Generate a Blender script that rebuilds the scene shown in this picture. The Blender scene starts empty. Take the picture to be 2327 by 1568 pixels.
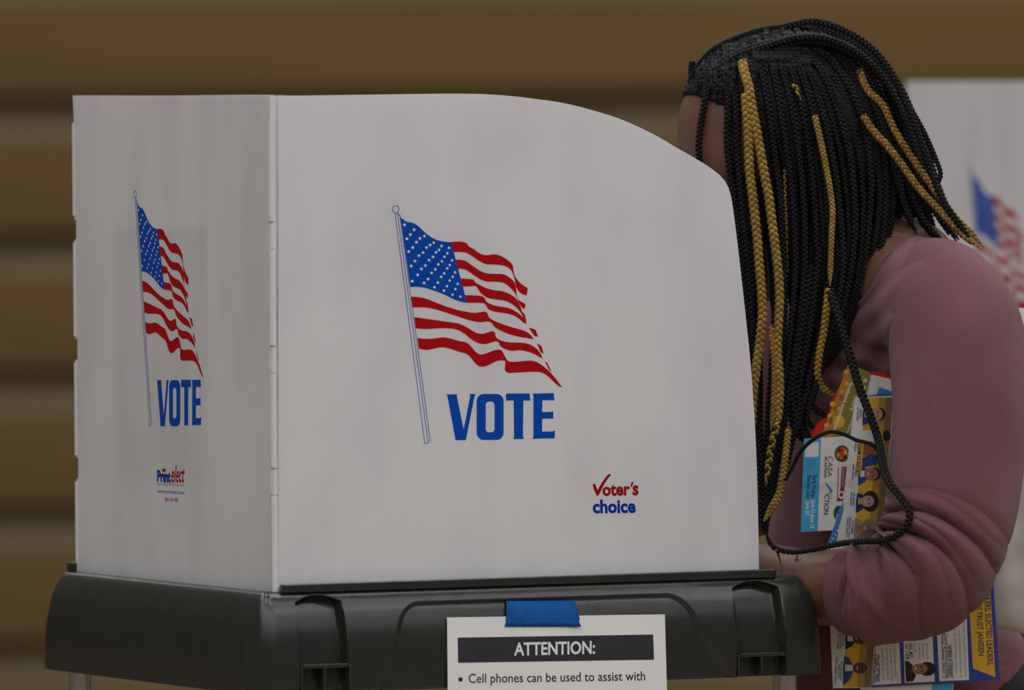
import bpy, bmesh, math, random
import numpy as np
from mathutils import Vector, Matrix

random.seed(7)
rng = np.random.default_rng(7)
scene = bpy.context.scene
col = scene.collection

# ---------------------------------------------------------------- camera
S = 0.44e-3                 # metres per photo pixel at the booth's fold
F = 22000.0                 # focal length in photo pixels (long lens)
D0 = F * S                  # camera distance to the fold
ZC = 1.42                   # eye height
W, H = 2327.0, 1568.0
PITCH = math.atan((784 - 213) / F)
ROLL = math.radians(0.42)
CAM = np.array([0.0, -D0, ZC])
_f = np.array([0, math.cos(PITCH), -math.sin(PITCH)])
_r0 = np.array([1.0, 0, 0])
_u0 = np.array([0, math.sin(PITCH), math.cos(PITCH)])
_r = _r0 * math.cos(ROLL) - _u0 * math.sin(ROLL)
_u = _u0 * math.cos(ROLL) + _r0 * math.sin(ROLL)

cd = bpy.data.cameras.new('camera')
cam = bpy.data.objects.new('camera', cd)
col.objects.link(cam)
cd.sensor_width = 36.0
cd.lens = F / W * 36.0
cd.clip_start = 0.1
cd.clip_end = 200
cd.dof.use_dof = True
cd.dof.focus_distance = D0 + 0.19
cd.dof.aperture_fstop = 4.4
cam.matrix_world = Matrix(((_r[0], _u[0], -_f[0], CAM[0]),
                           (_r[1], _u[1], -_f[1], CAM[1]),
                           (_r[2], _u[2], -_f[2], CAM[2]),
                           (0, 0, 0, 1)))
scene.camera = cam

# ---------------------------------------------------------------- world, lamps, exposure
world = bpy.data.worlds.new('gym_ambient')
scene.world = world
world.use_nodes = True
bg = world.node_tree.nodes['Background']
bg.inputs[0].default_value = (0.86, 0.90, 1.0, 1)
bg.inputs[1].default_value = 0.12

def area(name, loc, sx, sy, power, colr=(1, 0.97, 0.92), target=None):
    ld = bpy.data.lights.new(name, 'AREA')
    ld.shape = 'RECTANGLE'
    ld.size, ld.size_y = sx, sy
    ld.energy = power
    ld.color = colr
    o = bpy.data.objects.new(name, ld)
    o.location = loc
    col.objects.link(o)
    return o

# the gym's high-bay ceiling fixtures, a regular grid
for ix in range(-1, 4):
    for iy in range(-4, 4):
        area('ceiling_fixture_light', (ix * 3.6 - 1.2, iy * 3.4 + 0.4, 7.4), 1.3, 0.5, 70, (0.96, 0.975, 1.0))

scene.view_settings.view_transform = 'Standard'
scene.view_settings.look = 'None'
scene.view_settings.gamma = 1.0
scene.view_settings.use_curve_mapping = False
scene.view_settings.exposure = -0.05
scene.cycles.use_denoising = True
scene.cycles.max_bounces = 6
scene.cycles.transmission_bounces = 4
scene.cycles.caustics_reflective = False
scene.cycles.caustics_refractive = False

# ---------------------------------------------------------------- pixel geometry
def ray(px, py):
    px = np.asarray(px, float); py = np.asarray(py, float)
    return _f + (px[..., None] - W / 2) / F * _r + (H / 2 - py[..., None]) / F * _u

def pd(px, py, d):
    """point seen at photo pixel (px,py), d pixel units (S metres) behind the booth's fold"""
    r = ray(px, py)
    t = (np.asarray(d, float) * S + D0) / r[..., 1]
    return CAM + r * t[..., None]

class Plane:
    def __init__(s, p, n):
        s.p = np.array(p, float); n = np.array(n, float); s.n = n / np.linalg.norm(n)
        if np.dot(s.n, CAM - s.p) < 0: s.n = -s.n
    def at(s, px, py, lift=0.0):
        r = ray(px, py)
        t = ((s.p - CAM) @ s.n) / (r @ s.n)
        return CAM + r * t[..., None] + s.n * lift

# ---------------------------------------------------------------- materials
def lin(c):
    return tuple(((x / 255) / 12.92 if x <= 10 else (((x / 255) + 0.055) / 1.055) ** 2.4) for x in c)

def mat(name, colr, rough=0.5, spec=0.5, metallic=0.0, noise=0.0, nscale=30, bump=0.0, bscale=200, stretch=None, coat=0.0):
    m = bpy.data.materials.new(name)
    m.use_nodes = True
    nt = m.node_tree
    b = nt.nodes['Principled BSDF']
    b.inputs['Base Color'].default_value = (*colr, 1)
    b.inputs['Roughness'].default_value = rough
    b.inputs['Specular IOR Level'].default_value = spec
    b.inputs['Metallic'].default_value = metallic
    b.inputs['Coat Weight'].default_value = coat
    vec = None
    if noise or bump:
        tc = nt.nodes.new('ShaderNodeTexCoord')
        vec = tc.outputs['Object']
        if stretch:
            mp = nt.nodes.new('ShaderNodeMapping')
            mp.inputs['Scale'].default_value = stretch
            nt.links.new(vec, mp.inputs[0]); vec = mp.outputs[0]
    if noise:
        n = nt.nodes.new('ShaderNodeTexNoise')
        n.inputs['Scale'].default_value = nscale
        n.inputs['Detail'].default_value = 5
        nt.links.new(vec, n.inputs['Vector'])
        r = nt.nodes.new('ShaderNodeMapRange')
        r.inputs[3].default_value = 1 - noise; r.inputs[4].default_value = 1 + noise
        r.inputs[1].default_value = 0.3; r.inputs[2].default_value = 0.7
        nt.links.new(n.outputs[0], r.inputs[0])
        mx = nt.nodes.new('ShaderNodeMix'); mx.data_type = 'RGBA'; mx.blend_type = 'MULTIPLY'
        mx.inputs[0].default_value = 1
        mx.inputs[6].default_value = (*colr, 1)
        nt.links.new(r.outputs[0], mx.inputs[7])
        nt.links.new(mx.outputs[2], b.inputs['Base Color'])
    if bump:
        n2 = nt.nodes.new('ShaderNodeTexNoise')
        n2.inputs['Scale'].default_value = bscale
        n2.inputs['Detail'].default_value = 3
        nt.links.new(vec, n2.inputs['Vector'])
        bp = nt.nodes.new('ShaderNodeBump')
        bp.inputs['Strength'].default_value = bump
        bp.inputs['Distance'].default_value = 0.002
        nt.links.new(n2.outputs[0], bp.inputs['Height'])
        nt.links.new(bp.outputs[0], b.inputs['Normal'])
    return m

def rib_mat(name, colr, count, depth):
    """knit fabric: fine ribs follow the UV map's u direction"""
    m = mat(name, colr, rough=0.9, spec=0.15)
    nt = m.node_tree; b = nt.nodes['Principled BSDF']
    b.inputs['Sheen Weight'].default_value = 0.12
    b.inputs['Sheen Roughness'].default_value = 0.5
    uv = nt.nodes.new('ShaderNodeUVMap'); uv.uv_map = 'knit'
    sp = nt.nodes.new('ShaderNodeSeparateXYZ'); nt.links.new(uv.outputs[0], sp.inputs[0])
    mu = nt.nodes.new('ShaderNodeMath'); mu.operation = 'MULTIPLY'; mu.inputs[1].default_value = count * 2 * math.pi
    nt.links.new(sp.outputs[0], mu.inputs[0])
    sn = nt.nodes.new('ShaderNodeMath'); sn.operation = 'SINE'; nt.links.new(mu.outputs[0], sn.inputs[0])
    tc = nt.nodes.new('ShaderNodeTexCoord')
    n = nt.nodes.new('ShaderNodeTexNoise'); n.inputs['Scale'].default_value = 900
    nt.links.new(tc.outputs['Object'], n.inputs['Vector'])
    ad = nt.nodes.new('ShaderNodeMath'); ad.operation = 'ADD'
    nt.links.new(sn.outputs[0], ad.inputs[0]); nt.links.new(n.outputs[0], ad.inputs[1])
    bp = nt.nodes.new('ShaderNodeBump'); bp.inputs['Strength'].default_value = 1.0
    bp.inputs['Distance'].default_value = depth
    nt.links.new(ad.outputs[0], bp.inputs['Height'])
    nt.links.new(bp.outputs[0], b.inputs['Normal'])
    # valleys of the knit coloured a touch darker than the ridges
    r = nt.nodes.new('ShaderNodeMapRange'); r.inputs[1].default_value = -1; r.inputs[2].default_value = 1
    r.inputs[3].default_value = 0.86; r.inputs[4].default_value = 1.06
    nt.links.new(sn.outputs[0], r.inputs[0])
    n3 = nt.nodes.new('ShaderNodeTexNoise'); n3.inputs['Scale'].default_value = 14
    nt.links.new(tc.outputs['Object'], n3.inputs['Vector'])
    r3 = nt.nodes.new('ShaderNodeMapRange'); r3.inputs[1].default_value = 0.3; r3.inputs[2].default_value = 0.7
    r3.inputs[3].default_value = 0.92; r3.inputs[4].default_value = 1.08
    nt.links.new(n3.outputs[0], r3.inputs[0])
    m3 = nt.nodes.new('ShaderNodeMath'); m3.operation = 'MULTIPLY'
    nt.links.new(r.outputs[0], m3.inputs[0]); nt.links.new(r3.outputs[0], m3.inputs[1])
    mx = nt.nodes.new('ShaderNodeMix'); mx.data_type = 'RGBA'; mx.blend_type = 'MULTIPLY'
    mx.inputs[0].default_value = 1; mx.inputs[6].default_value = (*colr, 1)
    nt.links.new(m3.outputs[0], mx.inputs[7]); nt.links.new(mx.outputs[2], b.inputs['Base Color'])
    return m

def panel_mat():
    """white fluted twin-wall plastic: lets some light through, faint vertical flutes, scuffs"""
    m = mat('white_fluted_plastic', (0.74, 0.735, 0.735), rough=0.42, spec=0.35)
    nt = m.node_tree; b = nt.nodes['Principled BSDF']
    tc = nt.nodes.new('ShaderNodeTexCoord')
    mp = nt.nodes.new('ShaderNodeMapping'); mp.inputs['Scale'].default_value = (260, 260, 3)
    nt.links.new(tc.outputs['Object'], mp.inputs[0])
    n = nt.nodes.new('ShaderNodeTexNoise'); n.inputs['Scale'].default_value = 1; n.inputs['Detail'].default_value = 1
    nt.links.new(mp.outputs[0], n.inputs['Vector'])
    bp = nt.nodes.new('ShaderNodeBump'); bp.inputs['Strength'].default_value = 0.16; bp.inputs['Distance'].default_value = 0.001
    nt.links.new(n.outputs[0], bp.inputs['Height']); nt.links.new(bp.outputs[0], b.inputs['Normal'])
    # scuffs and faint stains
    n2 = nt.nodes.new('ShaderNodeTexNoise'); n2.inputs['Scale'].default_value = 7; n2.inputs['Detail'].default_value = 6
    mp2 = nt.nodes.new('ShaderNodeMapping'); mp2.inputs['Scale'].default_value = (1.6, 1.6, 0.7)
    nt.links.new(tc.outputs['Object'], mp2.inputs[0]); nt.links.new(mp2.outputs[0], n2.inputs['Vector'])
    r = nt.nodes.new('ShaderNodeValToRGB')
    r.color_ramp.elements[0].position = 0.30; r.color_ramp.elements[0].color = (0.655, 0.645, 0.65, 1)
    r.color_ramp.elements[1].position = 0.55; r.color_ramp.elements[1].color = (0.74, 0.735, 0.735, 1)
    nt.links.new(n2.outputs[0], r.inputs[0]); nt.links.new(r.outputs[0], b.inputs['Base Color'])
    tr = nt.nodes.new('ShaderNodeBsdfTranslucent'); tr.inputs[0].default_value = (0.80, 0.80, 0.82, 1)
    mx = nt.nodes.new('ShaderNodeMixShader'); mx.inputs[0].default_value = 0.22
    out = nt.nodes['Material Output']
    nt.links.new(b.outputs[0], mx.inputs[1]); nt.links.new(tr.outputs[0], mx.inputs[2])
    nt.links.new(mx.outputs[0], out.inputs[0])
    return m

M = {}
M['panel'] = panel_mat()
M['fold'] = mat('white_fold_plastic', (0.66, 0.655, 0.655), rough=0.45, spec=0.35)
M['case'] = mat('olive_black_moulded_plastic', (0.021, 0.0215, 0.017), rough=0.17, spec=0.5, noise=0.12, nscale=40, bump=0.10, bscale=1100)
M['metal'] = mat('brushed_aluminium_tube', (0.55, 0.50, 0.45), rough=0.3, metallic=1.0, noise=0.15, nscale=60, stretch=(8, 8, 0.3))
M['ink_blue'] = mat('royal_blue_ink', (0.0, 0.055, 0.37), rough=0.5, spec=0.12)
M['ink_navy'] = mat('deep_blue_ink', (0.0, 0.026, 0.29), rough=0.5, spec=0.12)
M['ink_red'] = mat('red_ink', (0.38, 0.0012, 0.004), rough=0.5, spec=0.12)
M['ink_darkred'] = mat('dark_red_ink', (0.28, 0.002, 0.004), rough=0.5, spec=0.12)
M['ink_black'] = mat('black_ink', (0.012, 0.012, 0.016), rough=0.6, spec=0.3)
M['ink_grey'] = mat('grey_ink', (0.16, 0.16, 0.19), rough=0.6, spec=0.3)
M['ink_white'] = mat('white_print', (0.74, 0.735, 0.735), rough=0.5, spec=0.3)
M['paper'] = mat('white_paper', (0.70, 0.68, 0.66), rough=0.75, spec=0.2, noise=0.03, nscale=25)
M['bar'] = mat('charcoal_toner', (0.02, 0.02, 0.024), rough=0.6, spec=0.3)
M['tape'] = mat('blue_masking_tape', (0.0, 0.075, 0.28), rough=0.7, spec=0.2, noise=0.18, nscale=90, bump=0.4, bscale=500)
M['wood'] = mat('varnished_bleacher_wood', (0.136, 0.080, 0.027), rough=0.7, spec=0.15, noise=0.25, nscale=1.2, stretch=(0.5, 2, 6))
M['nosing'] = mat('grey_beige_lit_nosing', (0.150, 0.112, 0.062), rough=0.75, spec=0.15, noise=0.2, nscale=1.0, stretch=(0.5, 2, 4))  # grey-beige cap; ceiling light caught by the bevel is put into its colour
M['gap'] = mat('painted_gap_shade', (0.09, 0.052, 0.018), rough=0.8)  # shadow between the rows, painted in as a darker brown
M['floor'] = mat('maple_gym_floor', (0.24, 0.18, 0.12), rough=0.35, noise=0.2, nscale=3, stretch=(1, 8, 1))
M['wall'] = mat('painted_block_wall', (0.35, 0.31, 0.24), rough=0.8, noise=0.06, nscale=4)
M['skin'] = mat('brown_skin', (0.135, 0.058, 0.034), rough=0.5, spec=0.4, noise=0.12, nscale=25, bump=0.12, bscale=600)
M['skin'].node_tree.nodes['Principled BSDF'].inputs['Subsurface Weight'].default_value = 0.08
M['skin'].node_tree.nodes['Principled BSDF'].inputs['Subsurface Radius'].default_value = (0.01, 0.004, 0.002)
M['eye'] = mat('eye_white', (0.7, 0.67, 0.62), rough=0.2)
M['iris'] = mat('dark_brown_iris', (0.02, 0.01, 0.006), rough=0.15)
M['hairbase'] = mat('black_hair_roots', (0.0055, 0.0045, 0.0042), rough=0.75, spec=0.22, noise=0.5, nscale=160, bump=1.0, bscale=330)
M['braid'] = mat('black_braided_hair', (0.0072, 0.0060, 0.0055), rough=0.42, spec=0.24, noise=0.3, nscale=60, bump=0.5, bscale=1400)
M['gold'] = mat('golden_braided_hair', (0.33, 0.20, 0.036), rough=0.5, spec=0.4, noise=0.3, nscale=120, bump=0.5, bscale=1400)
M['goldbrown'] = mat('dull_golden_hair', (0.26, 0.135, 0.028), rough=0.55, spec=0.4, noise=0.3, nscale=120, bump=0.5, bscale=1400)
MAUVE = (0.172, 0.070, 0.080)
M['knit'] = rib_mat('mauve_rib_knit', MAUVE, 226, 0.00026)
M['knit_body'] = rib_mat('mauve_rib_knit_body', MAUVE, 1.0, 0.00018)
M['trouser'] = mat('black_trouser_cloth', (0.012, 0.012, 0.013), rough=0.85, noise=0.2, nscale=60)
M['shoe'] = mat('dark_shoe_leather', (0.02, 0.018, 0.017), rough=0.4)
M['bag'] = mat('white_bag_plastic', (0.58, 0.56, 0.52), rough=0.5, noise=0.10, nscale=16)

# ---------------------------------------------------------------- object helpers
def link(name, me, parent=None, mats=None, **props):
    o = bpy.data.objects.new(name, me)
    col.objects.link(o)
    if parent is not None: o.parent = parent
    if mats is not None and me is not None:
        for m in mats: me.materials.append(M[m] if isinstance(m, str) else m)
    for k, v in props.items(): o[k] = v
    return o

def thing(name, label, cat, loc=(0, 0, 0), rotz=0.0, group=None):
    o = bpy.data.objects.new(name, None)
    o.empty_display_size = 0.05
    col.objects.link(o)
    o.location = loc; o.rotation_euler = (0, 0, rotz)
    o['label'] = label; o['category'] = cat
    if group: o['group'] = group
    mw = Matrix.Translation(Vector(loc)) @ Matrix.Rotation(rotz, 4, 'Z')
    return o, np.array(mw.inverted())

def to_local(inv, v):
    v = np.asarray(v, float)
    return v @ inv[:3, :3].T + inv[:3, 3]

def mesh_from(verts, faces, smooth=False, mat_idx=None):
    me = bpy.data.meshes.new('mesh')
    verts = np.asarray(verts, np.float32)
    if isinstance(faces, np.ndarray):
        nf, k = faces.shape
        me.vertices.add(len(verts)); me.vertices.foreach_set('co', verts.ravel())
        me.loops.add(nf * k); me.loops.foreach_set('vertex_index', faces.astype(np.int32).ravel())
        me.polygons.add(nf)
        me.polygons.foreach_set('loop_start', np.arange(0, nf * k, k, dtype=np.int32))
        me.update(calc_edges=True)
    else:
        me.from_pydata([tuple(map(float, v)) for v in verts], [], faces)
        me.update()
    if smooth: me.polygons.foreach_set('use_smooth', np.ones(len(me.polygons), bool))
    if mat_idx is not None: me.polygons.foreach_set('material_index', np.asarray(mat_idx, np.int32))
    return me

def bm_mesh(bm, smooth=False):
    me = bpy.data.meshes.new('mesh'); bm.to_mesh(me); bm.free()
    if smooth: me.polygons.foreach_set('use_smooth', np.ones(len(me.polygons), bool))
    return me

def rbox(lo, hi, bev=0.0, seg=2):
    """box between corners lo, hi with bevelled edges, local coordinates"""
    bm = bmesh.new()
    bmesh.ops.create_cube(bm, size=1)
    for v in bm.verts:
        v.co = Vector([(lo[i] + hi[i]) / 2 + v.co[i] * (hi[i] - lo[i]) for i in range(3)])
    if bev:
        bmesh.ops.bevel(bm, geom=bm.edges[:] , offset=bev, segments=seg, profile=0.5, affect='EDGES')
    return bm_mesh(bm)

def cyl(a, b, r0, r1=None, n=20):
    r1 = r0 if r1 is None else r1
    a = np.array(a, float); b = np.array(b, float)
    t = (b - a) / np.linalg.norm(b - a)
    x = np.cross(t, [0, 1, 0] if abs(t[1]) < 0.9 else [1, 0, 0]); x /= np.linalg.norm(x); y = np.cross(t, x)
    an = np.linspace(0, 2 * math.pi, n, endpoint=False)
    ring = np.cos(an)[:, None] * x + np.sin(an)[:, None] * y
    v = np.concatenate([a + ring * r0, b + ring * r1])
    f = [(i, (i + 1) % n, n + (i + 1) % n, n + i) for i in range(n)]
    f += [tuple(range(n - 1, -1, -1)), tuple(range(n, 2 * n))]
    me = mesh_from(v, f)
    for p in me.polygons[:n]: p.use_smooth = True
    me.set_sharp_from_angle(angle=math.radians(60))
    return me

def catmull(pts, n):
    """n points evenly spaced along a Catmull-Rom curve"""
    P = np.asarray(pts, float)
    P = np.vstack([2 * P[0] - P[1], P, 2 * P[-1] - P[-2]])
    out = []
    for i in range(1, len(P) - 2):
        t = np.linspace(0, 1, 40, endpoint=False)[:, None]
        p0, p1, p2, p3 = P[i - 1], P[i], P[i + 1], P[i + 2]
        out.append(0.5 * ((2 * p1) + (-p0 + p2) * t + (2 * p0 - 5 * p1 + 4 * p2 - p3) * t ** 2 + (-p0 + 3 * p1 - 3 * p2 + p3) * t ** 3))
    out.append(P[-2][None]); C = np.vstack(out)
    d = np.r_[0, np.cumsum(np.linalg.norm(np.diff(C, axis=0), axis=1))]
    s = np.linspace(0, d[-1], n)
    return np.stack([np.interp(s, d, C[:, k]) for k in range(C.shape[1])], 1)

def smooth_poly(pts, closed_n=4):
    """densify an outline of corner/curve points a little (open list, Catmull-Rom)"""
    return catmull(pts, len(pts) * closed_n)

_tc = {}
def text_geo(body, bold=0.0, shear=0.0):
    key = (body, bold, shear)
    if key in _tc: return _tc[key]
    cu = bpy.data.curves.new('t', 'FONT'); cu.body = body; cu.offset = bold; cu.shear = shear; cu.resolution_u = 3
    ob = bpy.data.objects.new('t', cu)
    me = bpy.data.meshes.new_from_object(ob)
    v = np.array([x.co[:2] for x in me.vertices]); f = [tuple(p.vertices) for p in me.polygons]
    bpy.data.objects.remove(ob); bpy.data.curves.remove(cu); bpy.data.meshes.remove(me)
    _tc[key] = (v, f)
    return v, f

class Print:
    """flat print on a plane: polygons given in photo pixels, laid on the surface itself"""
    def __init__(s, plane, base=0.00018, step=0.00010):
        s.pl, s.base, s.step = plane, base, step
        s.v, s.f, s.m, s.mats = [], [], [], []
    def _mi(s, m):
        if m not in s.mats: s.mats.append(m)
        return s.mats.index(m)
    def raw(s, px, faces, m, layer=0):
        px = np.asarray(px, float)
        w = s.pl.at(px[:, 0], px[:, 1], s.base + s.step * layer)
        o = len(s.v); s.v += list(w)
        for f in faces: s.f.append(tuple(o + i for i in f)); s.m.append(s._mi(m))
    def poly(s, px, m, layer=0):
        s.raw(px, [tuple(range(len(px)))], m, layer)
    def rect(s, x0, y0, x1, y1, m, layer=0):
        s.poly([(x0, y0), (x1, y0), (x1, y1), (x0, y1)], m, layer)
    def ellipse(s, cx, cy, rx, ry, m, layer=0, n=20, rot=0):
        a = np.linspace(0, 2 * math.pi, n, endpoint=False)
        x, y = rx * np.cos(a), ry * np.sin(a); c, q = math.cos(rot), math.sin(rot)
        s.poly(np.stack([cx + x * c - y * q, cy + x * q + y * c], 1), m, layer)
    def ring(s, cx, cy, rx, ry, w, m, layer=0, n=28):
        a = np.linspace(0, 2 * math.pi, n, endpoint=False)
        o = np.stack([cx + rx * np.cos(a), cy + ry * np.sin(a)], 1); i = np.stack([cx + (rx - w) * np.cos(a), cy + (ry - w) * np.sin(a)], 1)
        s.raw(np.vstack([o, i]), [(k, (k + 1) % n, n + (k + 1) % n, n + k) for k in range(n)], m, layer)
    def line(s, a, b, w, m, layer=0):
        a = np.array(a, float); b = np.array(b, float); t = (b - a) / np.linalg.norm(b - a); n = np.array([-t[1], t[0]]) * w / 2
        s.poly([a + n, b + n, b - n, a - n], m, layer)
    def text(s, body, p0, p1, ptop, m, layer=0, bold=0.0, shear=0.0, cap=None):
        """p0->p1 is the baseline from start to end, p0->ptop the height of the tallest glyph"""
        v, f = text_geo(body, bold, shear)
        lo, hi = v.min(0), v.max(0)
        top = hi[1] if cap is None else cap
        u = (v[:, 0] - lo[0]) / (hi[0] - lo[0]); w = v[:, 1] / top
        p0, p1, ptop = map(lambda q: np.array(q, float), (p0, p1, ptop))
        s.raw(p0 + u[:, None] * (p1 - p0) + w[:, None] * (ptop - p0), f, m, layer)
    def star(s, cx, cy, r, m, layer=0, rot=0.0):
        p = []
        for k in range(10):
            a = -math.pi / 2 + k * math.pi / 5 + rot; q = r if k % 2 == 0 else r * 0.42
            p.append((cx + q * math.cos(a), cy + q * math.sin(a)))
        s.poly(p, m, layer)
    def build(s, name, parent, inv, **props):
        me = mesh_from(to_local(inv, np.array(s.v)), s.f, mat_idx=s.m)
        return link(name, me, parent, s.mats, **props)

# ---------------------------------------------------------------- implicit surfaces (bodies, cloth)
class Field:
    def __init__(s, lo, hi, h):
        s.lo = np.array(lo, float); s.h = h
        s.n = np.ceil((np.array(hi) - s.lo) / h).astype(int) + 1
        s.V = np.full(s.n, 0.06, np.float32)
        s.ax = [s.lo[i] + np.arange(s.n[i]) * h for i in range(3)]
    def sub(s, lo, hi):
        a = np.maximum(0, np.floor((np.array(lo) - s.lo) / s.h).astype(int)); b = np.minimum(s.n, np.ceil((np.array(hi) - s.lo) / s.h).astype(int) + 1)
        if np.any(b <= a): return None, None
        sl = tuple(slice(a[i], b[i]) for i in range(3))
        g = np.meshgrid(*[s.ax[i][sl[i]].astype(np.float32) for i in range(3)], indexing='ij')
        return sl, np.stack(g, -1)
    def put(s, lo, hi, fn, k=0.0, op='union'):
        m = 0.05
        sl, P = s.sub(np.array(lo) - m, np.array(hi) + m)
        if sl is None: return
        d = fn(P).astype(np.float32); v = s.V[sl]
        if op == 'union':
            if k > 0:
                h = np.clip(0.5 + 0.5 * (v - d) / k, 0, 1)
                s.V[sl] = v * (1 - h) + d * h - k * h * (1 - h)
            else: s.V[sl] = np.minimum(v, d)
        else:
            if k > 0:
                h = np.clip(0.5 - 0.5 * (v + d) / k, 0, 1)
                s.V[sl] = v * (1 - h) - d * h + k * h * (1 - h)
            else: s.V[sl] = np.maximum(v, -d)
    def cap(s, a, b, ra, rb, k=0.01, op='union'):
        a = np.array(a, np.float32); b = np.array(b, np.float32); R = max(ra, rb)
        def fn(P):
            ba = b - a; pa = P - a
            h = np.clip((pa @ ba) / max(1e-12, ba @ ba), 0, 1)
            return np.linalg.norm(pa - h[..., None] * ba, axis=-1) - (ra + (rb - ra) * h)
        s.put(np.minimum(a, b) - R, np.maximum(a, b) + R, fn, k, op)
    def ell(s, c, r, axes=None, k=0.01, op='union'):
        c = np.array(c, np.float32); r = np.array(r, np.float32); A = np.eye(3) if axes is None else np.array(axes)
        A = A.astype(np.float32); R = r.max()
        def fn(P):
            q = (P - c) @ A.T
            k0 = np.linalg.norm(q / r, axis=-1); k1 = np.linalg.norm(q / (r * r), axis=-1) + 1e-9
            return k0 * (k0 - 1) / k1
        s.put(c - R, c + R, fn, k, op)
    def half(s, p, n):
        """cut away everything on the side n points to"""
        p = np.array(p, np.float32); n = np.array(n, np.float32); n /= np.linalg.norm(n)
        g = np.meshgrid(*[x.astype(np.float32) for x in s.ax], indexing='ij', sparse=True)
        s.V = np.maximum(s.V, sum((g[i] - p[i]) * n[i] for i in range(3)).astype(np.float32))
    def mesh(s):
        V = s.V
        V[0] = V[-1] = 0.06; V[:, 0] = V[:, -1] = 0.06; V[:, :, 0] = V[:, :, -1] = 0.06
        neg = V < 0
        c = [(i, j, k) for i in (0, 1) for j in (0, 1) for k in (0, 1)]
        sh = [slice(None, -1), slice(1, None)]
        cnt = sum(neg[sh[i], sh[j], sh[k]].astype(np.int8) for i, j, k in c)
        cells = np.argwhere((cnt > 0) & (cnt < 8))
        idx = np.full(cnt.shape, -1, np.int32); idx[tuple(cells.T)] = np.arange(len(cells))
        acc = np.zeros((len(cells), 3)); num = np.zeros(len(cells))
        for a in range(8):
            for b in range(a + 1, 8):
                ca, cb = np.array(c[a]), np.array(c[b])
                if np.abs(ca - cb).sum() != 1: continue
                va = V[tuple((cells + ca).T)]; vb = V[tuple((cells + cb).T)]
                x = (va < 0) != (vb < 0)
                t = np.where(x, va / np.where(x, va - vb, 1), 0)
                acc += np.where(x[:, None], ca + t[:, None] * (cb - ca), 0); num += x
        verts = s.lo + (cells + acc / num[:, None]) * s.h
        F_ = []
        for ax in range(3):
            sl0 = [slice(None)] * 3; sl1 = [slice(None)] * 3
            sl0[ax] = slice(None, -1); sl1[ax] = slice(1, None)
            n0, n1 = neg[tuple(sl0)], neg[tuple(sl1)]
            e = np.argwhere(n0 != n1)
            o1, o2 = [(1, 2), (2, 0), (0, 1)][ax]
            ok = (e[:, o1] > 0) & (e[:, o2] > 0); e = e[ok]
            d1 = np.zeros(3, int); d1[o1] = 1; d2 = np.zeros(3, int); d2[o2] = 1
            q = np.stack([idx[tuple((e - d1 - d2).T)], idx[tuple((e - d2).T)], idx[tuple(e.T)], idx[tuple((e - d1).T)]], 1)
            fl = ~n0[tuple(e.T)]
            q[fl] = q[fl][:, ::-1]
            F_.append(q)
        return verts, np.vstack(F_)

def vnormals(v, f):
    n = np.cross(v[f[:, 2]] - v[f[:, 0]], v[f[:, 3]] - v[f[:, 1]])
    out = np.zeros_like(v)
    for k in range(4): np.add.at(out, f[:, k], n)
    return out / (np.linalg.norm(out, axis=1, keepdims=True) + 1e-12)

# ================================================================ THE SETTING
YB = 10.2                                     # bleacher face, metres behind the fold
bm = bmesh.new(); bmesh.ops.create_grid(bm, x_segments=1, y_segments=1, size=1)
for v in bm.verts: v.co = Vector((v.co.x * 16, v.co.y * 14, 0))
fl = link('floor', bm_mesh(bm), None, ['floor'], kind='structure', label='polished maple gym floor', category='floor')
wb = link('wall_back', rbox((-16, YB + 1.2, 0), (16, YB + 1.4, 8.6)), None, ['wall'], kind='structure', label='plain painted wall behind the bleachers', category='wall')

bl, binv = thing('bleachers', 'folded wooden gym bleachers rising as brown bands behind the booth', 'bleachers', (0, YB, 0))
PXB = (D0 + YB) / F                           # metres per pixel there
def zb(py): return ZC - (py - 213) * PXB
period = 310 * PXB
def prism_x(profile, x0, x1):
    n = len(profile)
    v = [(x0, y, z) for y, z in profile] + [(x1, y, z) for y, z in profile]
    f = [(i, (i + 1) % n, n + (i + 1) % n, n + i) for i in range(n)]
    f += [tuple(range(n - 1, -1, -1)), tuple(range(n, 2 * n))]
    return mesh_from(v, f)
board = nose = gapm = None
z_first = zb(828)                             # underside of one seat board
k0 = -int(z_first / period)
for k in range(k0, k0 + 10):
    zl = z_first + k * period
    hb = 212 * PXB; hn = 90 * PXB
    if board is None:
        board = prism_x([(0, 0), (0, hb), (0.5, hb), (0.5, 0)], -13, 13); board.materials.append(M['wood'])
        nose = prism_x([(0.002, hb), (0.012, hb + 0.01), (0.085, hb + hn), (0.5, hb + hn), (0.5, hb)], -13, 13); nose.materials.append(M['nosing'])
        gapm = prism_x([(0.05, hb + hn), (0.05, period), (0.5, period), (0.5, hb + hn)], -13, 13); gapm.materials.append(M['gap'])  # set-back strip standing in for the shade under each board
    for nm, me in (('seat_board', board), ('board_nosing', nose), ('gap_shade_strip', gapm)):
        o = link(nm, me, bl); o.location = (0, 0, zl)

# ================================================================ VOTING BOOTH (screen + table)
YAW = math.radians(26)
O = pd(622, 1345, 0)                          # foot of the fold between the two visible panels
ZT = O[2]                                     # height of the table's top
u1 = np.array([math.cos(YAW), math.sin(YAW), 0]); u2 = np.array([-math.sin(YAW), math.cos(YAW), 0]); uz = np.array([0, 0, 1.0])
base = (O[0], O[1], 0.0)

scr, sinv = thing('voting_booth_screen', 'white folding plastic voting screen in front of the braided-haired voter', 'voting screen', (O[0], O[1], ZT), YAW, 'white printed voting screens')
PF = Plane(O, u2); PL = Plane(O, u1)
PF.n = -u2; PL.n = -u1                        # outer faces look at the camera side

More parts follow.
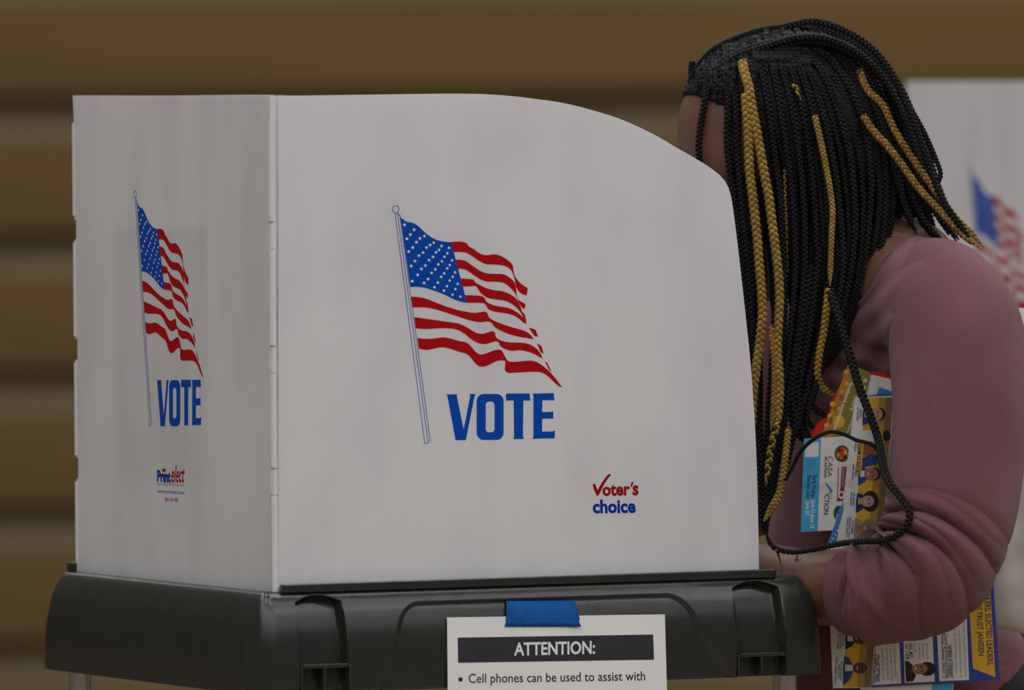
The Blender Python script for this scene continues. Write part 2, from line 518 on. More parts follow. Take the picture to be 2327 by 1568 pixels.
def solid_outline(px, plane, thick, inward):
    """outline given in photo pixels on a plane, thickened inwards; side walls shaded flat"""
    px = np.asarray(px, float)
    a = plane.at(px[:, 0], px[:, 1]); b = a + inward * thick
    n = len(px)
    f = [tuple(range(n)), tuple(range(2 * n - 1, n - 1, -1))]
    f += [(i, n + i, n + (i + 1) % n, (i + 1) % n) for i in range(n)]
    return np.vstack([a, b]), f

TH = 0.0042
top_curve = [(632, 218), (700, 217), (850, 215), (1000, 213), (1060, 213), (1100, 214), (1160, 218), (1220, 225), (1280, 234), (1330, 246), (1400, 267), (1450, 288),
             (1500, 313), (1535, 334), (1570, 354), (1602, 373), (1630, 393), (1645, 408), (1655, 425), (1662, 450), (1668, 490), (1675, 545),
             (1686, 640), (1697, 740), (1706, 830), (1714, 940), (1719, 1040), (1723, 1180), (1725, 1306)]
top_s = catmull(top_curve, 110)
# flute ends make the cut top edge finely scalloped
fr_out = [(633, 1338)] + [(x, y) for x, y in top_s]
v, f = solid_outline(fr_out, PF, TH, u2)
front = link('front_panel', mesh_from(to_local(sinv, v), f), scr, ['panel'])
lf_out = [(615, 1352), (612, 217), (420, 217), (165, 217), (168, 277), (169, 500), (173, 500), (173, 545), (169, 545), (170, 770), (176, 770), (176, 818), (171, 818),
          (173, 1040), (178, 1040), (178, 1088), (174, 1088), (176, 1316)]
v, f = solid_outline(lf_out, PL, TH, u1)
side = link('side_panel', mesh_from(to_local(sinv, v), f), scr, ['panel'])
# rounded living hinges along the near fold, cut by slots
def pos_on_fold(px, py):
    return PF.at(np.array(px), np.array(py))
for (ya, yb) in ((283, 503), (566, 785), (848, 1063), (1126, 1346)):
    a = O + uz * 0; pa = pd(617 + (ya - 218) * 0.0095, ya, 0); pb = pd(617 + (yb - 218) * 0.0095, yb, 0)
    c = np.array([O[0], O[1], 0]); 
    pa = np.array([O[0], O[1], pa[2]]) + (u1 + u2) * 0.0029; pb = np.array([O[0], O[1], pb[2]]) + (u1 + u2) * 0.0029
    link('fold_hinge', cyl(to_local(sinv, pb), to_local(sinv, pa), 0.0036, n=24), scr, ['fold'])
for (ya, yb) in ((219, 282), (505, 564), (787, 846), (1065, 1124)):
    za = pd(620, ya, 0)[2]; zb_ = pd(620, yb, 0)[2]
    v0 = to_local(sinv, np.array([O[0], O[1], za])); v1 = to_local(sinv, np.array([O[0], O[1], zb_]))
    me = mesh_from([(0.0055, -0.0002, v1[2]), (0.0012, 0.0012, v1[2]), (-0.0002, 0.0055, v1[2]), (0.0055, 0.004, v1[2]),
                    (0.0055, -0.0002, v0[2]), (0.0012, 0.0012, v0[2]), (-0.0002, 0.0055, v0[2]), (0.0055, 0.004, v0[2])],
                   [(0, 1, 5, 4), (1, 2, 6, 5), (2, 3, 7, 6), (3, 0, 4, 7), (0, 3, 2, 1), (4, 5, 6, 7)])
    link('slotted_fold', me, scr, ['fold'])
# far panel, folded along the left edge, parallel to the front one
xl = to_local(sinv, PL.at(np.array([168.0, 172.0]), np.array([217.0, 1316.0])))
LW = float(xl[:, 1].mean())                   # width of the side panel
fp = to_local(sinv, PF.at(np.array([q[0] for q in fr_out]), np.array([q[1] for q in fr_out])))
far_v = np.vstack([fp + [0, LW, 0], fp + [0, LW - TH, 0]]); n = len(fp)
far_f = [tuple(range(n - 1, -1, -1)), tuple(range(n, 2 * n))] + [(i, (i + 1) % n, n + (i + 1) % n, n + i) for i in range(n)]
link('far_panel', mesh_from(far_v, far_f), scr, ['panel'])
for (ya, yb) in ((279, 490), (551, 764), (824, 1034), (1095, 1312)):
    q = to_local(sinv, PL.at(np.array([165.0, 165.0]), np.array([float(ya), float(yb)])))
    link('fold_hinge', cyl((0.0040, LW - 0.001, q[1][2]), (0.0040, LW - 0.001, q[0][2]), 0.0052, n=24), scr, ['fold'])

# ---- the printed flag, in zoomed tracing units -> photo pixels
KZ = 2.6125
def Z(p): return np.asarray(p, float) / KZ + [840, 440]
canton_top = [(183, 140), (205, 158), (225, 168), (250, 172), (275, 183), (300, 203), (330, 232), (360, 255), (395, 273), (430, 283), (460, 287), (484, 288)]
canton_right = [(500, 350), (525, 450), (550, 540)]
canton_bot = [(577, 648), (545, 642), (500, 627), (450, 602), (400, 582), (350, 565), (310, 556), (275, 553), (241, 554)]
stars = [(206, 185), (263, 214), (324, 252), (380, 291), (426, 311), (470, 322), (241, 243), (298, 266), (337, 320), (358, 305), (411, 334), (460, 354), (220, 268), (277, 288),
         (316, 350), (393, 348), (443, 375), (488, 396), (255, 320), (292, 368), (352, 395), (375, 376), (428, 402), (475, 424), (231, 344), (268, 400), (306, 447), (330, 427),
         (407, 420), (460, 444), (506, 467), (245, 430), (284, 482), (367, 471), (389, 450), (442, 474), (492, 494), (322, 530), (346, 507), (424, 494), (474, 516), (522, 536),
         (252, 520), (384, 556), (404, 528), (458, 549), (508, 567), (440, 576), (491, 600), (538, 612)]
stripes = [
 ([(484, 287), (530, 284), (560, 288), (578, 297), (590, 314), (620, 330), (645, 350), (670, 362), (700, 365), (740, 360), (775, 368), (810, 388), (835, 408), (850, 430), (854, 462), (862, 490), (880, 515), (905, 540), (938, 560)],
  [(932, 605), (900, 592), (872, 560), (858, 500), (840, 455), (815, 435), (785, 425), (740, 421), (690, 418), (650, 400), (610, 372), (580, 354), (550, 347), (497, 347)]),
 ([(508, 392), (545, 393), (575, 403), (610, 428), (650, 455), (690, 472), (740, 476), (790, 478), (830, 498), (858, 525), (868, 555), (872, 590), (880, 625), (898, 641), (925, 655)],
  [(921, 685), (900, 672), (882, 640), (868, 600), (850, 575), (825, 550), (795, 530), (750, 523), (700, 522), (660, 510), (620, 485), (580, 457), (550, 447), (520, 446)]),
 ([(538, 503), (600, 508), (618, 512), (628, 528), (650, 540), (690, 560), (740, 573), (790, 580), (835, 598), (870, 625), (892, 665), (906, 702), (920, 716), (926, 742)],
  [(932, 770), (918, 752), (900, 712), (870, 675), (835, 650), (800, 635), (750, 628), (700, 618), (660, 590), (640, 560), (625, 548), (600, 550), (546, 552)]),
 ([(566, 602), (620, 604), (660, 607), (680, 618), (692, 640), (715, 655), (760, 668), (820, 678), (860, 695), (895, 720), (918, 745)],
  [(930, 775), (910, 763), (880, 738), (840, 718), (790, 708), (740, 700), (705, 685), (690, 662), (675, 650), (640, 648), (577, 648)]),
 ([(246, 612), (280, 613), (330, 622), (390, 645), (450, 668), (520, 690), (570, 700), (620, 708), (660, 703), (685, 700), (700, 712), (708, 735), (740, 755), (790, 775), (850, 795), (900, 808), (940, 825), (960, 845)],
  [(975, 866), (940, 858), (890, 850), (830, 835), (775, 812), (740, 790), (725, 768), (700, 758), (665, 763), (630, 760), (580, 748), (520, 728), (450, 705), (390, 687), (330, 676), (255, 675)]),
 ([(264, 733), (330, 742), (400, 752), (470, 762), (530, 772), (580, 795), (630, 825), (670, 832), (710, 820), (735, 817), (746, 830), (748, 850), (775, 870), (830, 883), (900, 885), (950, 895), (990, 920), (1015, 950)],
  [(1028, 980), (1000, 965), (960, 945), (900, 930), (840, 933), (800, 920), (775, 905), (765, 880), (740, 878), (710, 888), (680, 893), (640, 885), (600, 862), (560, 830), (520, 808), (470, 800), (400, 800), (340, 804), (274, 800)]),
 ([(283, 857), (330, 862), (380, 860), (430, 853), (480, 860), (530, 875), (570, 882), (600, 905), (630, 940), (660, 955), (700, 945), (740, 930), (775, 926), (790, 940), (800, 970), (825, 995), (870, 998), (920, 993), (970, 993), (1010, 1010), (1050, 1040), (1080, 1070), (1110, 1105)],
  [(1143, 1150), (1120, 1140), (1085, 1110), (1060, 1085), (1020, 1062), (970, 1057), (920, 1060), (870, 1062), (830, 1065), (805, 1055), (803, 1045), (820, 1035), (828, 1015), (815, 998), (790, 990), (760, 992), (730, 1005), (700, 1020), (665, 1028), (635, 1015), (605, 980), (575, 950), (540, 942), (490, 925), (440, 912), (390, 918), (340, 928), (291, 920)]),
]
flecks = [[(945, 795), (985, 808), (1000, 850), (978, 845), (960, 820)], [(993, 888), (1020, 905), (1033, 952), (1015, 940)], [(1040, 995), (1055, 1005), (1080, 1060), (1065, 1045)]]
letV = [(456, 1192), (518, 1191), (518, 1205), (558, 1400), (596, 1205), (594, 1190), (628, 1189), (622, 1205), (571, 1463), (510, 1464), (462, 1205)]
letT = [(808, 1192), (812, 1187), (950, 1186), (953, 1232), (945, 1228), (912, 1228), (910, 1440), (916, 1456), (852, 1457), (857, 1440), (855, 1228), (815, 1228), (810, 1232)]
letE = [(968, 1187), (1092, 1184), (1097, 1228), (1080, 1226), (1025, 1227), (1024, 1297), (1083, 1295), (1090, 1291), (1090, 1338), (1083, 1335), (1024, 1336), (1023, 1413), (1085, 1412), (1100, 1405), (1098, 1452), (966, 1455), (972, 1440), (972, 1205)]
def rrect(x0, y0, x1, y1, r, n=7):
    o = []
    for cx, cy, a0 in ((x1 - r, y0 + r, -90), (x1 - r, y1 - r, 0), (x0 + r, y1 - r, 90), (x0 + r, y0 + r, 180)):
        for k in range(n):
            a = math.radians(a0 + 90 * k / (n - 1)); o.append((cx + r * math.cos(a), cy + r * math.sin(a)))
    return o
def band_faces(nt_, nb):
    return None
def flag_print(pr, T, TV, starr):
    """T maps traced flag pixels to this panel's pixels, TV maps the lettering"""
    pr.poly(T(Z(np.vstack([catmull(canton_top, 40), canton_right, catmull(canton_bot, 30)]))), 'ink_blue', 0)
    for q in stars:
        c = Z(q)
        p = []
        r = (4.6 - 0.8 * (q[0] - 200) / 340)
        for k in range(10):
            a = -math.pi / 2 + k * math.pi / 5; w = r if k % 2 == 0 else r * 0.45
            p.append((c[0] + w * math.cos(a), c[1] + w * math.sin(a)))
        pr.poly(T(np.array(p)), 'ink_white', 2)
    for top, bot in stripes:
        a = catmull(top, 60); b = catmull(bot[::-1], 60)
        v = T(Z(np.vstack([a, b])))
        pr.raw(v, [(i, i + 1, 61 + i, 60 + i) for i in range(59)], 'ink_red', 0)
    for fk in flecks: pr.poly(T(Z(fk)), 'ink_red', 0)
    lw = 3.4
    for a, b in (((150, 115), (327, 1484)), ((164, 115), (347, 1480)), ((178, 122), (360, 1475)), ((327, 1484), (348, 1479)), ((165, 114), (184, 142))):
        a, b = np.array(a, float), np.array(b, float); t = (b - a) / np.linalg.norm(b - a); nn = np.array([-t[1], t[0]]) * lw / 2
        pr.poly(T(Z([a + nn, b + nn, b - nn, a - nn])), 'ink_blue', 1)
    an = np.linspace(0, 2 * math.pi, 32, endpoint=False)
    o = np.stack([154 + 21 * np.cos(an), 92 + 23 * np.sin(an)], 1); i = np.stack([154 + 17.5 * np.cos(an), 92 + 19.5 * np.sin(an)], 1)
    pr.raw(T(Z(np.vstack([o, i]))), [(k, (k + 1) % 32, 32 + (k + 1) % 32, 32 + k) for k in range(32)], 'ink_blue', 1)
    for L in (letV, letT, letE): pr.poly(TV(Z(L)), 'ink_blue', 0)
    oo = rrect(635, 1189, 795, 1462, 42); ii = rrect(689, 1234, 741, 1417, 20); n = len(oo)
    pr.raw(TV(Z(oo + ii)), [(k, (k + 1) % n, n + (k + 1) % n, n + k) for k in range(n)], 'ink_blue', 0)

ident = lambda p: np.asarray(p, float)
pr = Print(PF); flag_print(pr, ident, ident, 1)
flag_front = pr.build('flag_print', front, sinv)
# affine maps for the side panel (finial, pole foot, flag tip; lettering box)
src = np.array([(899, 475, 1), (968, 1007, 1), (1277, 880, 1)], float); dst = np.array([(307.5, 441), (341, 968), (462, 857)], float)
AF = np.linalg.solve(src, dst)
TL = lambda p: np.hstack([np.asarray(p, float), np.ones((len(p), 1))]) @ AF
def TLV(p):
    p = np.asarray(p, float); u = (p[:, 0] - 1015) / 247; w = (p[:, 1] - 893) / 107
    return np.stack([357 + 100.5 * u, 861 + 107 * w + 1.5 * u], 1)
pr = Print(PL); flag_print(pr, TL, TLV, 1)
pr.build('flag_print', side, sinv)

# "Voter's choice" mark on the front panel
def Zv(p): return np.asarray(p, float) / 11.2 + [1300, 1050]
pr = Print(PF)
tick = [(525, 580), (530, 565), (575, 545), (588, 560), (620, 650), (652, 718), (690, 640), (760, 520), (850, 390), (905, 325), (935, 303), (995, 312), (960, 360), (890, 445), (800, 600), (730, 740), (680, 835), (660, 858), (640, 860), (615, 835), (570, 730), (540, 640)]
pr.poly(Zv(tick), 'ink_darkred')
pr.text('oter', Zv([775, 848]), Zv([1475, 832]), Zv([770, 553]), 'ink_darkred', bold=0.035, cap=0.66)
pr.poly(Zv([(1508, 512), (1565, 508), (1523, 635), (1488, 635)]), 'ink_darkred')
pr.text('s', Zv([1538, 830]), Zv([1690, 828]), Zv([1538, 592]), 'ink_darkred', bold=0.035)
pr.text('choice', Zv([527, 1290]), Zv([1618, 1277]), Zv([520, 955]), 'ink_navy', bold=0.035)
pr.build('brand_mark', front, sinv)
# maker's mark on the side panel
def Zp(p): return np.asarray(p, float) / 13.067 + [330, 1040]
pr = Print(PL)
pr.text('Pr\u0131nt', Zp([355, 695]), Zp([755, 722]), Zp([355, 360]), 'ink_navy', bold=0.05)
pr.star(*Zp([560, 375]), 6.4, 'ink_darkred')
pr.text('elect', Zp([775, 725]), Zp([1165, 730]), Zp([790, 225]), 'ink_darkred', shear=0.25, bold=0.012)
pr.text('YOUR ELECTIONS PARTNER', Zp([350, 805]), Zp([1165, 848]), Zp([350, 755]), 'ink_grey')
pr.text('www.printelect.com', Zp([370, 1040]), Zp([1165, 1090]), Zp([372, 932]), 'ink_navy', bold=0.0)
pr.text('(800) 982-4580', Zp([580, 1285]), Zp([980, 1305]), Zp([580, 1185]), 'ink_darkred', bold=0.0)
pr.build('maker_mark', side, sinv)

# notice sheet taped inside the side panel: its shape shows through the plastic
ps = np.array([(260, 512), (472, 516), (476, 1098), (268, 1094)], float)
pw = PL.at(ps[:, 0], ps[:, 1]) + u1 * (TH + 0.0006)
pv = np.vstack([pw, pw + u1 * 0.0004])
tinv_obj, pinv = thing('posted_instruction_sheet', 'blank-backed sheet posted inside the screen, showing faintly through its side panel', 'paper', tuple(pw.mean(0)))
link('sheet', mesh_from(to_local(pinv, pv), [(0, 1, 2, 3), (7, 6, 5, 4), (0, 4, 5, 1), (1, 5, 6, 2), (2, 6, 7, 3), (3, 7, 4, 0)]), tinv_obj, ['paper'])

# ---------------------------------------------------------------- table
tab, tinv = thing('voting_table', 'dark olive plastic voting table with metal legs carrying the front screen', 'table', base, YAW, 'dark plastic voting tables')
q_ = 1.0 * S
OX, OY = 78 * S, 62 * S                        # how far the skirt reaches past the screen
frx = to_local(sinv, PF.at(np.array([1725.0]), np.array([1300.0])))[0][0]
X0, X1 = -OX, frx + 152 * S
Y0, Y1 = -OY, LW + 66 * S
SK = 226 * S                                   # skirt height
RC = 62 * S
WI = 56 * S                                    # inset of the top edge against the skirt's foot
ZTL = ZT
def px_to_face(px, py):
    pl = Plane(O - u2 * OY, u2)
    return to_local(tinv, pl.at(np.array([float(px)]), np.array([float(py)])))[0]
def face_x(px, py=1450): return px_to_face(px, py)[0]
def face_t(px, py): return (ZTL - px_to_face(px, py)[2])
# perimeter samples: rounded rectangle, finely on the front side
def perimeter():
    pts, nrm = [], []
    def seg(a, b, n, nn):
        for k in range(n):
            t = k / n; pts.append((a[0] + (b[0] - a[0]) * t, a[1] + (b[1] - a[1]) * t)); nrm.append(nn)
    def arc(cx, cy, a0, a1, n):
        for k in range(n):
            a = math.radians(a0 + (a1 - a0) * k / n); pts.append((cx + RC * math.cos(a), cy + RC * math.sin(a))); nrm.append((math.cos(a), math.sin(a)))
    seg((X0 + RC, Y0), (X1 - RC, Y0), 420, (0, -1)); arc(X1 - RC, Y0 + RC, -90, 0, 26)
    seg((X1, Y0 + RC), (X1, Y1 - RC), 24, (1, 0)); arc(X1 - RC, Y1 - RC, 0, 90, 16)
    seg((X1 - RC, Y1), (X0 + RC, Y1), 24, (0, 1)); arc(X0 + RC, Y1 - RC, 90, 180, 20)
    seg((X0, Y1 - RC), (X0, Y0 + RC), 30, (-1, 0)); arc(X0 + RC, Y0 + RC, 180, 270, 34)
    return np.array(pts), np.array(nrm)
PP, NN = perimeter()
def outward(t): return WI * (1 - (1 - np.clip(t, 0, 1)) ** 2.6) ** 0.65          # t: 0 top .. 1 foot
def sstep(a, b, x):
    t = np.clip((x - a) / (b - a), 0, 1); return t * t * (3 - 2 * t)
# recesses of the front face (local x, depth below the top), all in metres
cx_l0, cx_l1 = face_x(926, 1400), face_x(862, 1560)
cx_r0, cx_r1 = face_x(1563, 1400), face_x(1662, 1560)
sock = [(face_x(683), face_x(792), 8 * S), (face_x(1677), face_x(1786), 8 * S)]
def recess(x, dz):
    t = dz / SK
    lt = cx_l0 + (cx_l1 - cx_l0) * np.clip((t - 0.1) / 0.9, 0, 1) ** 1.2
    rt = cx_r0 + (cx_r1 - cx_r0) * np.clip((t - 0.1) / 0.9, 0, 1) ** 1.2
    top = 30 * S
    # rounded top corners
    r = 45 * S
    dx = np.maximum(0, np.maximum(lt + r - x, x - (rt - r))); dy = np.maximum(0, top + r - dz)
    d = r - np.hypot(dx, dy)
    out = 9 * S * sstep(0, 10 * S, d)
    for a, b, tp in sock:
        m_ = (a + b) / 2; hw = (b - a) / 2 * (0.96 + 0.10 * t)
        arch = tp + 16 * S * ((x - m_) / hw) ** 2
        d2 = np.minimum(hw - np.abs(x - m_), (dz - arch))
        out = np.maximum(out, 30 * S * sstep(0, 9 * S, d2))
    return out
rows = []
tl = [0.0] + list(np.linspace(0.0, 1.0, 76) ** 2.0)[1:]
inner = [(-64 * S, -22 * S), (-56 * S, -21 * S), (-50 * S, -2 * S), (-44 * S, 0.0), (-22 * S, 0.0), (-10 * S, 0.0)]
V_ = []
for off, up in inner:
    rows.append(np.column_stack([PP[:, 0] - NN[:, 0] * (WI - off), PP[:, 1] - NN[:, 1] * (WI - off), np.full(len(PP), ZTL + up)]))
for t in tl:
    o_ = outward(t); dz = t * SK
    fm = (NN[:, 1] < -0.999)
    rc = np.where(fm, recess(PP[:, 0], np.full(len(PP), dz)), 0)
    rows.append(np.column_stack([PP[:, 0] - NN[:, 0] * (WI - o_ + rc), PP[:, 1] - NN[:, 1] * (WI - o_ + rc), np.full(len(PP), ZTL - dz)]))
# lip and inner wall
for off, dz in ((3 * S, SK + 1 * S), (3 * S, SK + 4 * S), (-6 * S, SK + 4 * S), (-8 * S, SK - 20 * S), (-WI - 4 * S, 32 * S)):
    rc = np.where(NN[:, 1] < -0.999, recess(PP[:, 0], np.full(len(PP), min(dz, SK))), 0)
    rows.append(np.column_stack([PP[:, 0] + NN[:, 0] * (off - rc), PP[:, 1] + NN[:, 1] * (off - rc), np.full(len(PP), ZTL - dz)]))
R_ = np.array(rows); nr, nc = R_.shape[:2]
idx = np.arange(nr * nc).reshape(nr, nc)
a_, b_ = idx[:-1], idx[1:]
quads = np.stack([a_, np.roll(a_, -1, 1), np.roll(b_, -1, 1), b_], -1).reshape(-1, 4)[:, ::-1]
faces = [tuple(x) for x in quads.tolist()] + [tuple(idx[0].tolist()), tuple(idx[-1][::-1].tolist())]
me = mesh_from(R_.reshape(-1, 3), faces, smooth=True)
me.set_sharp_from_angle(angle=math.radians(55))
case = link('table_case', me, tab, ['case'])
# ridge that holds the screen's foot
ra = to_local(tinv, PF.at(np.array([634.0, 1756.0]), np.array([1342.0, 1300.0])))
zr = ZTL
link('slot_ridge', rbox((ra[0][0], -20 * S, zr - 3 * S), (ra[1][0], -3 * S, zr + 17 * S), 3 * S, 3), tab, ['case'])
link('slot_ridge', rbox((-4 * S, LW + 4 * S, zr - 3 * S), (ra[1][0], LW + 20 * S, zr + 17 * S), 3 * S, 3), tab, ['case'])
link('screen_clip', rbox((-14 * S, LW - 6 * S, zr - 4 * S), (16 * S, LW + 30 * S, zr + 22 * S), 4 * S, 3), tab, ['case'])
# brackets in the leg sockets: shelf, centre rib, cheeks
for (a, b, tp), ysh in zip(sock, (1513, 1487)):
    m_ = (a + b) / 2; z = ZTL - face_t(1740 if a > 0.3 else 740, ysh)
    yf = Y0 - 2 * S
    link('socket_shelf', rbox((a + 6 * S, yf, z - 5 * S), (b - 2 * S, Y0 + 30 * S, z + 4 * S), 1.2 * S, 2), tab, ['case'])
    link('socket_rib', rbox((m_ - 4 * S, yf + 2 * S, ZTL - SK + 2 * S), (m_ + 4 * S, Y0 + 30 * S, z - 4 * S), 1.0 * S, 2), tab, ['case'])
    for x in (a + 2 * S, b + 3 * S):
        link('socket_cheek', rbox((x - 3 * S, yf + 1 * S, ZTL - SK - 2 * S), (x + 3 * S, Y0 + 30 * S, z + 1 * S), 1.0 * S, 2), tab, ['case'])
# legs
lr = 13.0e-3
legx1 = face_x(1787, 1560); legx0 = X0 + 88 * S
_in = 120 * S
for x, y in ((legx1 + _in * math.tan(YAW), Y0 + _in), (X0 + 150 * S, Y0 + _in), (X0 + 82 * S, Y1 - 80 * S), (legx1, Y1 - _in)):
    top = ZTL - 24 * S
    lg = link('leg', cyl((x, y, 0.012), (x, y, top), lr, n=24), tab, ['metal'])
    link('rubber_foot', cyl((x, y, 0.0), (x, y, 0.03), lr * 1.25, lr * 1.2, n=20), lg, ['case'])

# ---------------------------------------------------------------- taped notice
def case_y(t):                                 # local y of the recessed front surface
    return Y0 + (WI - outward(t)) + 9 * S
yA, zA = case_y(0.24), ZTL - 0.24 * SK
yB, zB = case_y(1.0), ZTL - 1.0 * SK
_t = np.linspace(0.24, 1, 40); _chord = yA + (yB - yA) * (_t - 0.24) / 0.76
_sh = max(0.0, float((_chord - case_y(_t)).max())) + 3 * S    # clear of the bulge
yA -= _sh; yB -= _sh
def loc2w(p): return O * [1, 1, 0] + u1 * p[0] + u2 * p[1] + uz * p[2]
pA, pB = loc2w((0, yA, zA)), loc2w((0, yB, zB))
PN = Plane(pA, np.cross(u1, pB - pA))
corner = np.array([(1016, 1403), (1511, 1396), (1529, 2044), (1022, 2050)], float)
cw = PN.at(corner[:, 0], corner[:, 1])
no, ninv = thing('paper_notice', 'white paper notice headed ATTENTION hanging on the front of the table', 'notice', tuple(cw[2:].mean(0)))
cv = np.vstack([cw, cw - PN.n * 0.0003])
sheet = link('sheet', mesh_from(to_local(ninv, cv), [(0, 1, 2, 3), (7, 6, 5, 4), (0, 4, 5, 1), (1, 5, 6, 2), (2, 6, 7, 3), (3, 7, 4, 0)]), no, ['paper'])
pr = Print(PN)
pr.poly([(1040, 1449), (1484, 1442), (1486, 1499), (1041, 1506)], 'bar', 0)
pr.text('ATTENTION:', (1168, 1489), (1352, 1485), (1168, 1460), 'paper', 1, bold=0.025)
pr.ellipse(1046.5, 1544, 5, 5, 'ink_black', 0)
pr.text('Cell phones can be used to assist with', (1065, 1552), (1466, 1546), (1065, 1531), 'ink_black', 0, bold=0.004)
pr.build('printed_text', sheet, ninv)

# strip of tape: upper half on the table, lower half on the paper, torn ends
tl_, tr_, br_, bl_ = (1153, 1366), (1311, 1365), (1319, 1424), (1146, 1424)
ny, nx = 7, 25
tv = []
for j in range(ny):
    w = j / (ny - 1)
    a = np.array(tl_) * (1 - w) + np.array(bl_) * w; b = np.array(tr_) * (1 - w) + np.array(br_) * w
    if j % 2: a = a + [2.0, 0]; b = b - [2.5, 0]
    row = np.linspace(a, b, nx)
    row[:, 1] += np.where(np.arange(nx) % 3 == 0, 0.5, 0) if j in (0, ny - 1) else 0
    wpt = PN.at(row[:, 0], row[:, 1], 0.0009)
    if w < 0.55:                               # bends back on to the plastic above the sheet
        k = (0.55 - w) / 0.55
        lp = to_local(tinv, wpt); tt = np.clip((ZTL - lp[:, 2]) / SK, 0, 1)
        ys = Y0 + (WI - outward(tt)) + recess(lp[:, 0], tt * SK) - 0.0012
        lp[:, 1] = lp[:, 1] * (1 - k) + ys * k
        wpt = O * [1, 1, 0] + lp[:, :1] * u1 + lp[:, 1:2] * u2 + lp[:, 2:] * uz
    if j == ny - 1: wpt[-7:] += PN.n * 0.0015 * np.linspace(0, 1, 7)[:, None]
    tv.append(wpt)
tv = np.array(tv); cen = tv.reshape(-1, 3).mean(0)
tp_idx = np.arange(ny * nx).reshape(ny, nx)
fq = np.stack([tp_idx[:-1, :-1], tp_idx[:-1, 1:], tp_idx[1:, 1:], tp_idx[1:, :-1]], -1).reshape(-1, 4)
n0 = ny * nx
vv = np.vstack([tv.reshape(-1, 3), tv.reshape(-1, 3) - PN.n * 0.00025]) - cen
rim = list(tp_idx[0]) + list(tp_idx[1:, -1]) + list(tp_idx[-1, -2::-1]) + list(tp_idx[-2:0:-1, 0])
fa = np.vstack([fq[:, ::-1], fq + n0, np.array([(rim[i], rim[(i + 1) % len(rim)], rim[(i + 1) % len(rim)] + n0, rim[i] + n0) for i in range(len(rim))])])
tape = link('masking_tape', mesh_from(vv, fa, smooth=False), None, ['tape'], label='torn strip of blue tape holding the paper notice to the table', category='tape')
tape.location = cen

# ================================================================ THE VOTER
PY = math.radians(22)
fh = np.array([-math.cos(PY), -math.sin(PY), 0.0])         # where the chest faces
ll = np.array([math.sin(PY), -math.cos(PY), 0.0])          # the voter's left, towards the camera
foot = pd(2120, 1568, 950)
per, vinv = thing('person', 'voter in a mauve ribbed top with long black and gold braids bending over the booth', 'person', (foot[0], foot[1], 0.0))

HT = math.radians(20)
hf = fh * math.cos(HT) - uz * math.sin(HT); hu = uz * math.cos(HT) + fh * math.sin(HT); hl = ll
q = S * 1.04
HC = pd(1752, 275, 860)
HA = [hf, hl, hu]
def hp(a, b, c): return HC + (hf * a + hl * b + hu * c) * q
def P3(x, y, d): return pd(float(x), float(y), float(d))

# ---- joints
shL, elL, cuL, wrL = P3(2175, 700, 590), P3(2105, 1305, 480), P3(1885, 1336, 665), P3(1712, 1275, 930)
shR, elR, wrR = P3(1835, 720, 1230), P3(1690, 1120, 1270), P3(1540, 1240, 1080)
neck = P3(2040, 615, 870)
hipc = P3(2070, 1590, 1050)

def torso(Fd, g):
    """torso masses; g grows them (cloth lies outside the body)"""
    Fd.ell(P3(1975, 880, 945), np.array((195 + g, 198 + g, 300 + g)) * q, [fh, ll, uz], 0.02)
    Fd.cap(P3(2140, 690, 640), P3(1850, 710, 1215), (98 + g) * q, (98 + g) * q, 0.045)
    Fd.cap(P3(1995, 640, 860), P3(2120, 650, 690), (105 + g) * q, (85 + g) * q, 0.03)
    Fd.cap(P3(2060, 690, 880), P3(2100, 950, 920), (150 + g) * q, (170 + g) * q, 0.04)
    Fd.ell(P3(1998, 1230, 1010), np.array((262 + g, 232 + g, 330 + g)) * q, [fh, ll, uz], 0.05)
    Fd.ell(hipc, np.array((300 + g, 275 + g, 250 + g)) * q, [fh, ll, uz], 0.05)
    Fd.ell(P3(2270, 1600, 1000), np.array((135 + g, 200 + g, 140 + g)) * q, [fh, ll, uz], 0.03)

# ---- body: one continuous skin surface
allp = np.array([HC + 0.16, HC - 0.16, shL, shR, wrR - 0.12, hipc + 0.2])
lo = np.array([P3(1420, 1300, 900)[0] - 0.02, P3(2000, 900, 380)[1], 0.0]); hi = np.array([P3(2450, 900, 900)[0], P3(1700, 900, 1480)[1], HC[2] + 0.13])
B = Field((lo[0], lo[1], 0.03), hi, 0.0042)
# head
B.ell(HC, np.array((224, 162, 192)) * q, HA, 0)
B.ell(hp(40, 0, -150), np.array((165, 128, 200)) * q, HA, 0.02)
B.ell(hp(150, 0, -45), np.array((66, 115, 70)) * q, HA, 0.02)       # brow
B.cap(hp(120, 0, -330), hp(60, 95, -240), 48 * q, 55 * q, 0.02)     # jaw
B.cap(hp(120, 0, -330), hp(60, -95, -240), 48 * q, 55 * q, 0.02)
B.cap(hp(205, 0, -120), hp(236, 0, -195), 20 * q, 26 * q, 0.012)    # nose
B.ell(hp(226, 24, -203), np.array((20, 18, 15)) * q, HA, 0.006)
B.ell(hp(226, -24, -203), np.array((20, 18, 15)) * q, HA, 0.006)
B.ell(hp(198, 0, -252), np.array((24, 48, 12)) * q, HA, 0.006)      # lips
B.ell(hp(192, 0, -275), np.array((26, 42, 14)) * q, HA, 0.006)
for sgn in (1, -1):
    B.ell(hp(212, 62 * sgn, -112), np.array((26, 36, 22)) * q, HA, 0.008, 'cut')   # eye sockets
    B.ell(hp(188, 60 * sgn, -112), np.array((27, 29, 25)) * q, HA, 0.002)
    B.ell(hp(-10, 160 * sgn, -150), np.array((36, 16, 58)) * q, HA, 0.006)         # ears
    B.ell(hp(-6, 172 * sgn, -145), np.array((20, 10, 36)) * q, HA, 0.004, 'cut')
